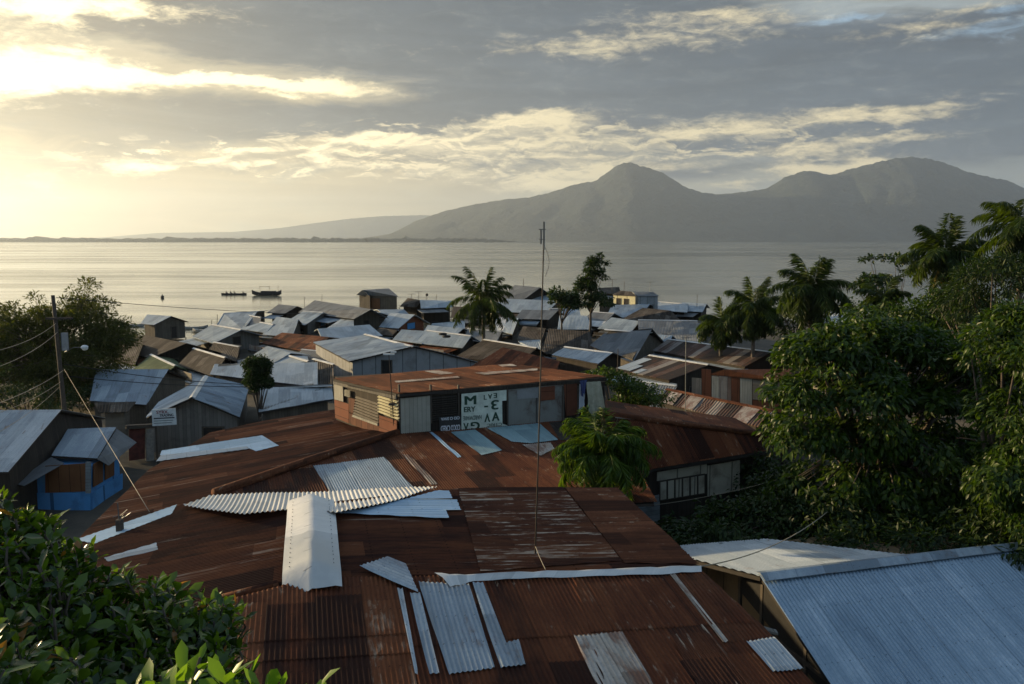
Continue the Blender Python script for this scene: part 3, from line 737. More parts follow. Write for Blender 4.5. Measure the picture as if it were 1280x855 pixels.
sb = thing('upper_room', 'rust-roofed shack room with louvred walls and a green-lettered sign on its front', 'house', ((W1 + W2) / 2), 'tin-roofed houses')
fx = (W2 - W1); fx.z = 0; FX = fx.normalized(); FN = Vector((FX.y, -FX.x, 0))        # front wall direction and outward normal
FWp = Plane(W1, W2, W1 + Vector((0, 0, 1)))
LW2 = pz(418, 513, 7.0); lx = (LW2 - W1); lx.z = 0; LX = lx.normalized(); LN = Vector((-LX.y, LX.x, 0))
if LN.x > 0: LN = -LN
LWp = Plane(W1, LW2, W1 + Vector((0, 0, 1)))
ztop = FWp.hit(497, 493).z
Rpl = Plane(pz(498, 492, ztop + .08), pz(757, 470.5, ztop + .08), pz(415, 473.5, ztop + .05))
UPR = Rpl.vdir(LX)
pR = Rpl.poly([(415, 473), (498, 492), (757, 470.5), (690, 461), (637, 454.5), (520, 464)])
sheet('roof', pR, UPR, 'rust_dry', sb, seed=61)
slab('roof_frame', pR, 'under', sb, .03, .1, .06)
for q, s in (([(529, 464.5), (548, 463.5), (569, 467), (550, 469)], 62), ([(493, 477), (572, 471), (575, 473), (495, 479)], 63), ([(593, 467), (672, 461.2), (672, 463.8), (605, 469.5)], 64), ([(622, 456.5), (640, 455.5), (646, 458), (628, 459)], 65)):
    patch('roof_sheet', Rpl, q, UPR, 'pale_rusty', sb, .03, .008, s, 'pale peeled strip')
block([W1 - FN * .06 - LN * .06, W2 - FN * .06, W2 + LX * (LX.dot(LW2 - W1)) - FN * .06, LW2 - LN * .06], 6.6, ztop - .03, 'wall', 'wood_dark', sb)
def wp(name, plane, nrm, pts, m, parent, th=.03, off=0.0, label=None):
    q = [p + nrm * off for p in plane.poly(pts)]
    return MB().prism(q, nrm * th).build(name, m, parent, False, label)
def louvre(name, plane, nrm, pts, n, m, parent, depth=.05, label=None):
    a, b, c, d = plane.poly(pts)          # top-left, top-right, bottom-right, bottom-left
    bk = MB()
    for i in range(n):
        t = (i + .5) / n; p = a.lerp(d, t); q = b.lerp(c, t); h = (a - d).length / n
        bk.prism([p + Vector((0, 0, h * .26)) + nrm * .01, q + Vector((0, 0, h * .26)) + nrm * .01, q - Vector((0, 0, h * .10)) + nrm * (depth + .01), p - Vector((0, 0, h * .10)) + nrm * (depth + .01)], Vector((0, 0, .02)) + nrm * .004)
    return bk.build(name, m, parent, False, label)
wp('door', FWp, FN, [(500, 498), (537, 494.5), (538, 540), (501, 543)], 'wood_pale', sb, .05, 0, 'pale plank door')
louvre('louvre', FWp, FN, [(540, 497), (571, 494), (571, 524), (540, 527)], 11, 'wood_dark', sb, label='dark louvres')
wp('wall_panel', FWp, FN, [(635, 487), (705, 480), (705, 527), (634, 534)], 'stained', sb, .025, 0, 'stained grey panels with rust')
wp('wall_panel', FWp, FN, [(646, 487), (672, 484), (672, 497), (646, 499)], 'grey_wall', sb, .02, .025, 'pale blue-grey patch')
wp('wall_panel', FWp, FN, [(674, 484), (693, 482), (693, 499), (675, 501)], 'brick_red', sb, .02, .025, 'dull red patch')
wp('wall_panel', FWp, FN, [(704, 479), (721, 477.5), (721, 518), (707, 520)], 'rust_wall', sb, .04, 0, 'rusty sheet panel')
bm_ = MB()
for px in (499, 538.5, 573, 634, 703, 722, 755): bm_.box(FWp.hit(px, 505) * 1.0, FX * .03, FN * .06, (0, 0, .72))
bm_.build('posts', 'frame_wood', sb)
wp('top_board', FWp, FN, [(498, 492), (757, 471.5), (757, 476), (498, 497)], 'wood_dark', sb, .05, .01)
wp('wall_panel', LWp, LN, [(418, 480), (429.5, 482.5), (430, 502), (419, 499)], 'wood_pale', sb, .04, 0, 'pale board')
wp('wall_panel', LWp, LN, [(419, 499.5), (437, 505), (437, 529), (420, 522)], 'brick_red', sb, .04, 0, 'red brick base')
wp('wall_panel', LWp, LN, [(475, 519), (497, 526), (497, 552), (475, 544)], 'brick_red', sb, .04, 0, 'red brick base')
wp('wall_panel', LWp, LN, [(437, 497), (445, 499), (443, 517), (438, 515)], 'rust_wall', sb, .05, 0, 'rusty upright sheet')
wp('wall_panel', LWp, LN, [(437, 516), (475, 531), (475, 544), (437, 529)], 'rust_wall', sb, .03, 0, 'rusty lower boards')
louvre('louvre', LWp, LN, [(432, 487), (439, 488.5), (439, 497), (432, 495)], 5, 'wood_pale', sb, .06, 'pale slats')
louvre('louvre', LWp, LN, [(446, 495), (474, 504), (474, 531), (443, 518)], 7, 'siding_wood', sb, .06, 'reddish brown slats')
louvre('louvre', LWp, LN, [(474, 494), (498, 501), (500, 526), (474, 516)], 6, 'cream_wall', sb, .07, 'cream slats')
wp('sill', LWp, LN, [(443, 518), (474, 529.5), (474, 532), (442, 520.5)], 'wood_pale', sb, .08)
wp('top_board', LWp, LN, [(418, 476), (497, 493), (497, 499), (418, 480)], 'wood_grey', sb, .05, .01)

# writing
def text_mesh(s, size, bold=.0):
    cu = bpy.data.curves.new('t', 'FONT'); cu.body = s; cu.size = size; cu.align_x = 'CENTER'; cu.align_y = 'CENTER'; cu.offset = bold; cu.extrude = .004
    ob = bpy.data.objects.new('t', cu); COL.objects.link(ob)
    dg = bpy.context.evaluated_depsgraph_get(); dg.update()
    me = bpy.data.meshes.new_from_object(ob.evaluated_get(dg)); bpy.data.objects.remove(ob); bpy.data.curves.remove(cu)
    V = [v.co.copy() for v in me.vertices]; Fc = [tuple(p.vertices) for p in me.polygons]; bpy.data.meshes.remove(me)
    return V, Fc
def write(parent, name, m, plane, nrm, tx, items, off, bold=1):
    """items: (string, px, py, width_px, height_px, rotation_deg, mirrored)"""
    V, Fc = [], []
    for (s, px, py, wpx, hpx, rot, mir) in items:
        c = plane.hit(px, py); k = (c - CAM).dot(Vector((0, math.cos(TH), -math.sin(TH)))) / F
        tv, tf = text_mesh(s, 1.0, 0)
        bw = .10 * (max(v.x for v in tv) - min(v.x for v in tv)) / max(1, len(s)) * (bold if isinstance(bold, (int, float)) else 1)
        base_v, base_f, tv, tf = tv, tf, [], []
        for q, (ox, oy) in enumerate(((0, 0), (-.5, .25), (.5, -.25), (-.5, -.25), (.5, .25))[:5 if bold else 1]):
            k0 = len(tv); tv += [Vector((v.x + ox * bw, v.y + oy * bw, v.z + q * .0012)) for v in base_v]; tf += [tuple(k0 + i for i in f) for f in base_f]
        xs = [v.x for v in tv]; ys = [v.y for v in tv]
        w = max(xs) - min(xs); h = max(ys) - min(ys); cx = (max(xs) + min(xs)) / 2; cy = (max(ys) + min(ys)) / 2
        sx = wpx * k / w; sy = hpx * k / h; b = len(V); a = R(rot)
        for v in tv:
            x = (v.x - cx) * sx * (-1 if mir else 1); y = (v.y - cy) * sy
            x, y = x * math.cos(a) - y * math.sin(a), x * math.sin(a) + y * math.cos(a)
            V.append(c + tx * x + Vector((0, 0, 1)) * y + nrm * (off + v.z))
        Fc += [tuple(b + i for i in f) for f in tf]
    return obj(name, V, Fc, m, parent)
def write_all(parent, name, m, plane, nrm, tx, items, off):
    for it in items: write(parent, name, m, plane, nrm, tx, [it], off)
def sign_plane(c, tx):
    return Plane(c, c + tx, c + Vector((0, 0, 1)))
sg = thing('signboard', 'pale green painted signboard with bold dark letters, half of them upside down', 'sign', FWp.hit(603, 512))
spts = [(576, 492), (632, 487), (632, 500), (626.5, 501), (627, 528), (634, 531), (579, 539), (576, 539)]
MB().prism([p + FN * .07 for p in FWp.poly([(576, 492), (632, 487), (632, 500), (576, 505)])], FN * .03).build('board', 'sign_board', sg)
MB().prism([p + FN * .07 for p in FWp.poly([(576, 505), (626.5, 500.5), (627, 529), (634, 531.5), (579, 539), (576, 539)])], FN * .03).build('board', 'sign_board', sg)
write_all(sg, 'lettering', 'sign_ink', FWp, FN, FX, [
    ('M', 587, 499.6, 15.5, 11, 0, 0), ('ERY', 586, 511, 15, 6.6, 0, 0), ('L', 605.5, 496, 4, 6, 0, 0), ('A', 611.5, 495, 5.5, 6, 180, 0), ('E', 618, 493.8, 4.6, 6, 180, 0),
    ('-', 606.5, 507.5, 5, 2.0, 0, 0), ('3', 617.5, 505.4, 10, 12, 180, 0), ('A', 618.5, 520, 10, 11, 0, 0), ('V', 608, 521.5, 7.5, 11, 180, 0),
    ('V', 581.5, 532.5, 7, 9, 0, 0), ('G', 593, 531.5, 12, 10, 180, 0)], .101)
write_all(sg, 'lettering', 'sign_grey', FWp, FN, FX, [('HARDWARE', 589.5, 521.5, 24, 5.5, 180, 0), ('CTRIC', 617, 530.3, 20, 4, 180, 0)], .101)
ds = thing('signboard', 'small dark signboard with white upside-down lettering beside the louvres', 'sign', FWp.hit(562, 530))
wp('board', FWp, FN, [(548, 521), (576, 518.5), (576, 539.5), (549, 541)], 'sign_black', ds, .03, .06)
write_all(ds, 'lettering', 'sign_white', FWp, FN, FX, [('CIO CI SIWA', 562, 522.5, 24, 3.6, 180, 0), ('COCO', 568.5, 534, 12, 7.5, 180, 0), ('CRED', 556, 535, 12, 7.5, 180, 0)], .091)

# laundry hanging at the right end of that wall
def cloth(name, label, cat, plane, nrm, pts, m, group=None, seed=1, off=.12):
    a, b, c, d = plane.poly(pts); rs = random.Random(seed); nu, nv = 14, 12; V = []
    for j in range(nv):
        for i in range(nu):
            u, v = i / (nu - 1), j / (nv - 1)
            p = a.lerp(b, u).lerp(d.lerp(c, u), v)
            V.append(p + nrm * (off + .05 * math.sin(u * 17 + seed) * (.3 + v) + .02 * rs.uniform(-1, 1)) + Vector((0, 0, .05 * math.sin(u * 9 + seed) * v)))
    back = [p - nrm * .012 for p in V]; k = nu * nv
    f = [(j * nu + i, j * nu + i + 1, (j + 1) * nu + i + 1, (j + 1) * nu + i) for j in range(nv - 1) for i in range(nu - 1)]
    f2 = [tuple(q + k for q in x)[::-1] for x in f]
    o = obj(name, V + back, f + f2, m, None, None, True, None, p)
    return tag(o, label, cat, group)
cloth('hanging_cloth', 'long cream bedsheet hanging at the end of the sign wall', 'laundry', FWp, FN, [(731, 477), (749, 476), (756, 516), (734, 519)], 'cloth_cream', 'laundry on the line', 2)
cloth('hanging_cloth', 'narrow white and pale blue cloth hanging left of the cream bedsheet', 'laundry', FWp, FN, [(724, 480), (731, 478), (729, 515), (722, 516)], 'cloth_white', 'laundry on the line', 5, .05)
cloth('hanging_cloth', 'dark blue garment hanging at the top left of the laundry', 'laundry', FWp, FN, [(722, 475), (731, 474), (728, 491), (724, 494)], 'cloth_blue', 'laundry on the line', 8, .2)

# ------------------------------------------------------------------ gabled and lean-to houses of the town
HG = 'tin-roofed houses'
DBG = False
def opening(kind, parent, p, q, s, w, h, zb, nrm, m='dark_gap'):
    """a framed window or door on the wall p-q at fraction s, with its bottom at height zb"""
    d = (q - p); d.z = 0; L = d.length; d.normalize(); c = p + d * (L * s); c.z = zb + h / 2
    fr = MB(); t = .05
    up = Vector((0, 0, 1))
    for sg_ in (-1, 1): fr.box(c + d * (sg_ * w / 2) + nrm * .02, d * t, up * (h / 2 + t), nrm * .04)
    fr.box(c + up * (h / 2) + nrm * .02, d * (w / 2 - t), up * t, nrm * .038)
    if kind == 'window': fr.box(c - up * (h / 2) + nrm * .03, d * (w / 2 - t), up * t, nrm * .05)
    o = fr.build(kind, 'frame_wood', parent)
    MB().box(c + nrm * .006, d * (w / 2 - t * .6), up * (h / 2 - t * .6), nrm * .012).build('pane' if kind == 'window' else 'door_leaf', m, o)
    return o
LOW = .45
def house(label, quad, ze=2.7, pitch=17, roof='galv', wall='wood', mirror=True, feats=(), cap=None, near=False, zr=None, z0=None, name='house', ov=.5, stilts=None, roof2=None, seed=1, sheets=(), cat='house', wall_face=None):
    A_, B_, C_, D_ = quad
    if not near and not stilts and z0 is None and ze <= 3.7 and C_[1] < 470: ze -= LOW
    eR, eL = pz(*C_, ze), pz(*D_, ze)
    def ridge(z): return pz(*A_, z), pz(*B_, z)
    def run_v(z):
        a, b = ridge(z); mid = (a + b) / 2; d = (eR - eL); d.z = 0; d.normalize()
        w = mid - eL; w.z = 0; return w - d * w.dot(d)
    r0 = run_v(ze + .02).normalized()
    def run(z): return run_v(z).dot(r0)                     # positive while the ridge stays on the far side of the eave
    if zr is None:
        best = None
        for k in range(1, 200):
            z = ze + .015 * k; e = abs(math.degrees(math.atan2(z - ze, max(run(z), .001))) - pitch)
            if best is None or e < best[0]: best = (e, z)
        zr = best[1]
    rL, rR = ridge(zr)
    if DBG: print('H %-60s zr-ze %.2f run %.2f len %.2f Y %.0f' % (label[:60], zr - ze, run(zr), (rR - rL).length, eL.y))
    roof2 = roof2 or roof
    def mir(e, r): return Vector((2 * r.x - e.x, 2 * r.y - e.y, ze))
    fL, fR = (mir(eL, rL), mir(eR, rR)) if mirror else (rL.copy(), rR.copy())
    foot = [eL, eR, fR, fL]; c = sum(foot, Vector()) / 4
    wallq = (eL.copy(), eR.copy(), fL.copy(), fR.copy(), rL.copy(), rR.copy())
    plain_eave = 'yellow house' in label and 'below' not in label
    if not near and not stilts and not plain_eave and 'pale yellow' not in label and roof != 'striped':
        k1, k2 = .26, .09; dl = (rR - rL) * k2
        eL, eR = eL + (eL - rL) * k1 - dl, eR + (eR - rR) * k1 + dl
        if mirror: fL, fR = fL + (fL - rL) * k1 - dl, fR + (fR - rR) * k1 + dl
        rL, rR = rL - dl, rR + dl
        if not mirror: fL, fR = rL.copy(), rR.copy()
    gz = z0 if z0 is not None else min(max(ground_h(c.x, c.y), -.4), 4)
    t = thing(name, label, cat, (c.x, c.y, gz), HG)
    upv = ((rL + rR) - (eL + eR)).normalized()
    sfx = '' if near or roof not in ('rust', 'brown', 'galv', 'pale', 'slate') else '_far'
    sfx2 = '' if near or roof2 not in ('rust', 'brown', 'galv', 'pale', 'slate') else '_far'
    if near:
        q4 = planar([rL, rR, eR, eL]); sheet('roof', q4, upv, roof + sfx, t, 0, .09, .013, None, .02, seed); slab('roof_frame', q4, 'under', t, .07, .07, .10)
    else: flat_roof('roof', [rL, rR, eR, eL], upv, roof + sfx, t)
    if mirror:
        up2 = ((rL + rR) - (fL + fR)).normalized()
        if near:
            q4 = planar([rR, rL, fL, fR]); sheet('roof', q4, up2, roof2 + sfx2, t, 0, .09, .013, None, .02, seed + 1); slab('roof_frame', q4, 'under', t, .07, .07, .10)
        else: flat_roof('roof', [rR, rL, fL, fR], up2, roof2 + sfx2, t)
    for (fx0, fx1, fy0, fy1, m) in sheets:                  # repair sheets given in fractions along the ridge and down the slope
        q = [rL.lerp(rR, fx0).lerp(eL.lerp(eR, fx0), fy0), rL.lerp(rR, fx1).lerp(eL.lerp(eR, fx1), fy0), rL.lerp(rR, fx1).lerp(eL.lerp(eR, fx1), fy1), rL.lerp(rR, fx0).lerp(eL.lerp(eR, fx0), fy1)]
        flat_roof('roof_sheet', q, upv, m, t, .02, .03)
    if cap:
        b = MB(); d = (rR - rL); dn = d.normalized(); w = .2
        for e in ((eL + eR) / 2, (fL + fR) / 2):
            if not mirror and e is not None and (e - (rL + rR) / 2).length < .01: continue
            s = e - (rL + rR) / 2; s -= dn * s.dot(dn); s = s.normalized() * w
            b.prism([rL + Vector((0, 0, .05)), rR + Vector((0, 0, .05)), rR + s + Vector((0, 0, .03)), rL + s + Vector((0, 0, .03))], (0, 0, .025))
        b.build('ridge_cap', cap, t)
    roofe = (eL, eR, rL, rR); eL, eR, fL, fR, rL, rR = wallq
    if not near and not stilts: ov = .25
    # walls: a solid under the roof, gables rising to it
    ins = lambda p: p + (Vector((c.x, c.y, p.z)) - p).normalized() * ov
    a, b_, cc, dd = ins(eL), ins(eR), ins(fR), ins(fL)
    base = z0 if z0 is not None else min(gz, ground_h(a.x, a.y), ground_h(b_.x, b_.y)) - .1
    if stilts: base = stilts
    dz = Vector((0, 0, .10))
    V = []
    if mirror:
        ra, rb = ins(rL) - dz * 1.2, ins(rR) - dz * 1.2
        top = [a - dz * .3, b_ - dz * .3, cc - dz * .3, dd - dz * .3]
        V = [Vector((p.x, p.y, base)) for p in (a, b_, cc, dd)] + top + [ra, rb]
        Fc = [(0, 3, 2, 1), (0, 1, 5, 4), (2, 3, 7, 6), (1, 2, 6, 9, 5), (3, 0, 4, 8, 7), (4, 5, 9, 8), (6, 7, 8, 9)]
    else:
        top = [a - dz, b_ - dz, cc - dz, dd - dz]
        V = [Vector((p.x, p.y, base)) for p in (a, b_, cc, dd)] + top
        Fc = [(0, 3, 2, 1), (0, 1, 5, 4), (1, 2, 6, 5), (2, 3, 7, 6), (3, 0, 4, 7), (4, 5, 6, 7)]
    obj('wall', V, Fc, wall, t)
    faces = {'front': (a, b_), 'right': (b_, cc), 'back': (cc, dd), 'left': (dd, a)}
    for (kind, face, s, w, h, zb, *mm) in feats:
        p, q = faces[face]; d = q - p; d.z = 0; n = Vector((d.y, -d.x, 0)).normalized()
        if n.dot((p + q) / 2 - Vector((c.x, c.y, (p.z + q.z) / 2))) < 0: n = -n
        lim = ze - base - (.28 if face in ('front', 'back') else -.1)
        h = min(h, lim - .1); zb = max(.05, min(zb, lim - h))
        opening(kind, t, p, q, s, w, h, base + zb, n, *(mm or ()))
    rn = random.Random(seed * 7 + 1)
    if not near and not stilts and name == 'house' and not feats:
        for face in ('front', 'right'):
            p, q = faces[face]; L = Vector((q.x - p.x, q.y - p.y, 0)).length
            if L < 1.8 or rn.random() < .25: continue
            d = q - p; d.z = 0; n = Vector((d.y, -d.x, 0)).normalized()
            if n.dot((p + q) / 2 - Vector((c.x, c.y, (p.z + q.z) / 2))) < 0: n = -n
            for sfrac in ([.3, .72] if L > 4 else [.5]):
                opening('window', t, p, q, sfrac + rn.uniform(-.06, .06), rn.uniform(.55, .95), rn.uniform(.45, .7), max(base + .2, ze - rn.uniform(1.1, 1.25)), n)
    if not near and not stilts and name == 'house' and rn.random() < .9 and 'yellow house' not in label:
        L = (eR - eL).length; f0 = rn.uniform(-.12, .2); f1 = min(1.12, f0 + rn.uniform(.6, 1.0)); eL, eR = roofe[0], roofe[1]
        p, q = eL.lerp(eR, f0), eL.lerp(eR, f1)
        d = (eR - eL).normalized(); n = Vector((d.y, -d.x, 0)).normalized()
        if n.dot(eL - Vector((c.x, c.y, eL.z))) < 0: n = -n
        w = rn.uniform(1.4, 2.5); dn = Vector((0, 0, rn.uniform(.3, .5))); up0 = Vector((0, 0, .25))
        p, q = p - n * .35 - up0, q - n * .35 - up0
        lr = [p, q, q + n * (w + .35) - dn + d * rn.uniform(-.2, .2), p + n * (w + .35) - dn + d * rn.uniform(-.2, .2)]
        flat_roof('lean_to_roof', lr, (p - lr[3]).normalized(), rn.choice(['brown_far', 'slate_far', 'galv_far', 'rust_far', 'galv_far', 'pale_far', 'slate_far']), t, .05)
        for e in (lr[2], lr[3]):
            e = e - n * .12; MB().tube([(e.x, e.y, base), (e.x, e.y, e.z - .06)], .05, n=5).build('post', 'frame_wood', t)
        if rn.random() < .6:
            a_, b__ = lr[3] - n * .2, lr[2] - n * .2
            MB().prism([Vector((a_.x, a_.y, base)), Vector((b__.x, b__.y, base)), Vector((b__.x, b__.y, base + 1.0)), Vector((a_.x, a_.y, base + 1.0))], -n * .05).build('screen', rn.choice(['wood', 'wood_dark', 'tin_wall', 'siding_wood']), t)
    if stilts:
        for i in range(4):
            for j in range(3):
                p = a.lerp(b_, i / 3).lerp(dd.lerp(cc, i / 3), j / 2)
                MB().tube([(p.x, p.y, -1.2), (p.x + .05, p.y, base + .02)], .07, .06, 6).build('stilt', 'frame_wood', t)
    return t
W_, D_ = 'window', 'door'
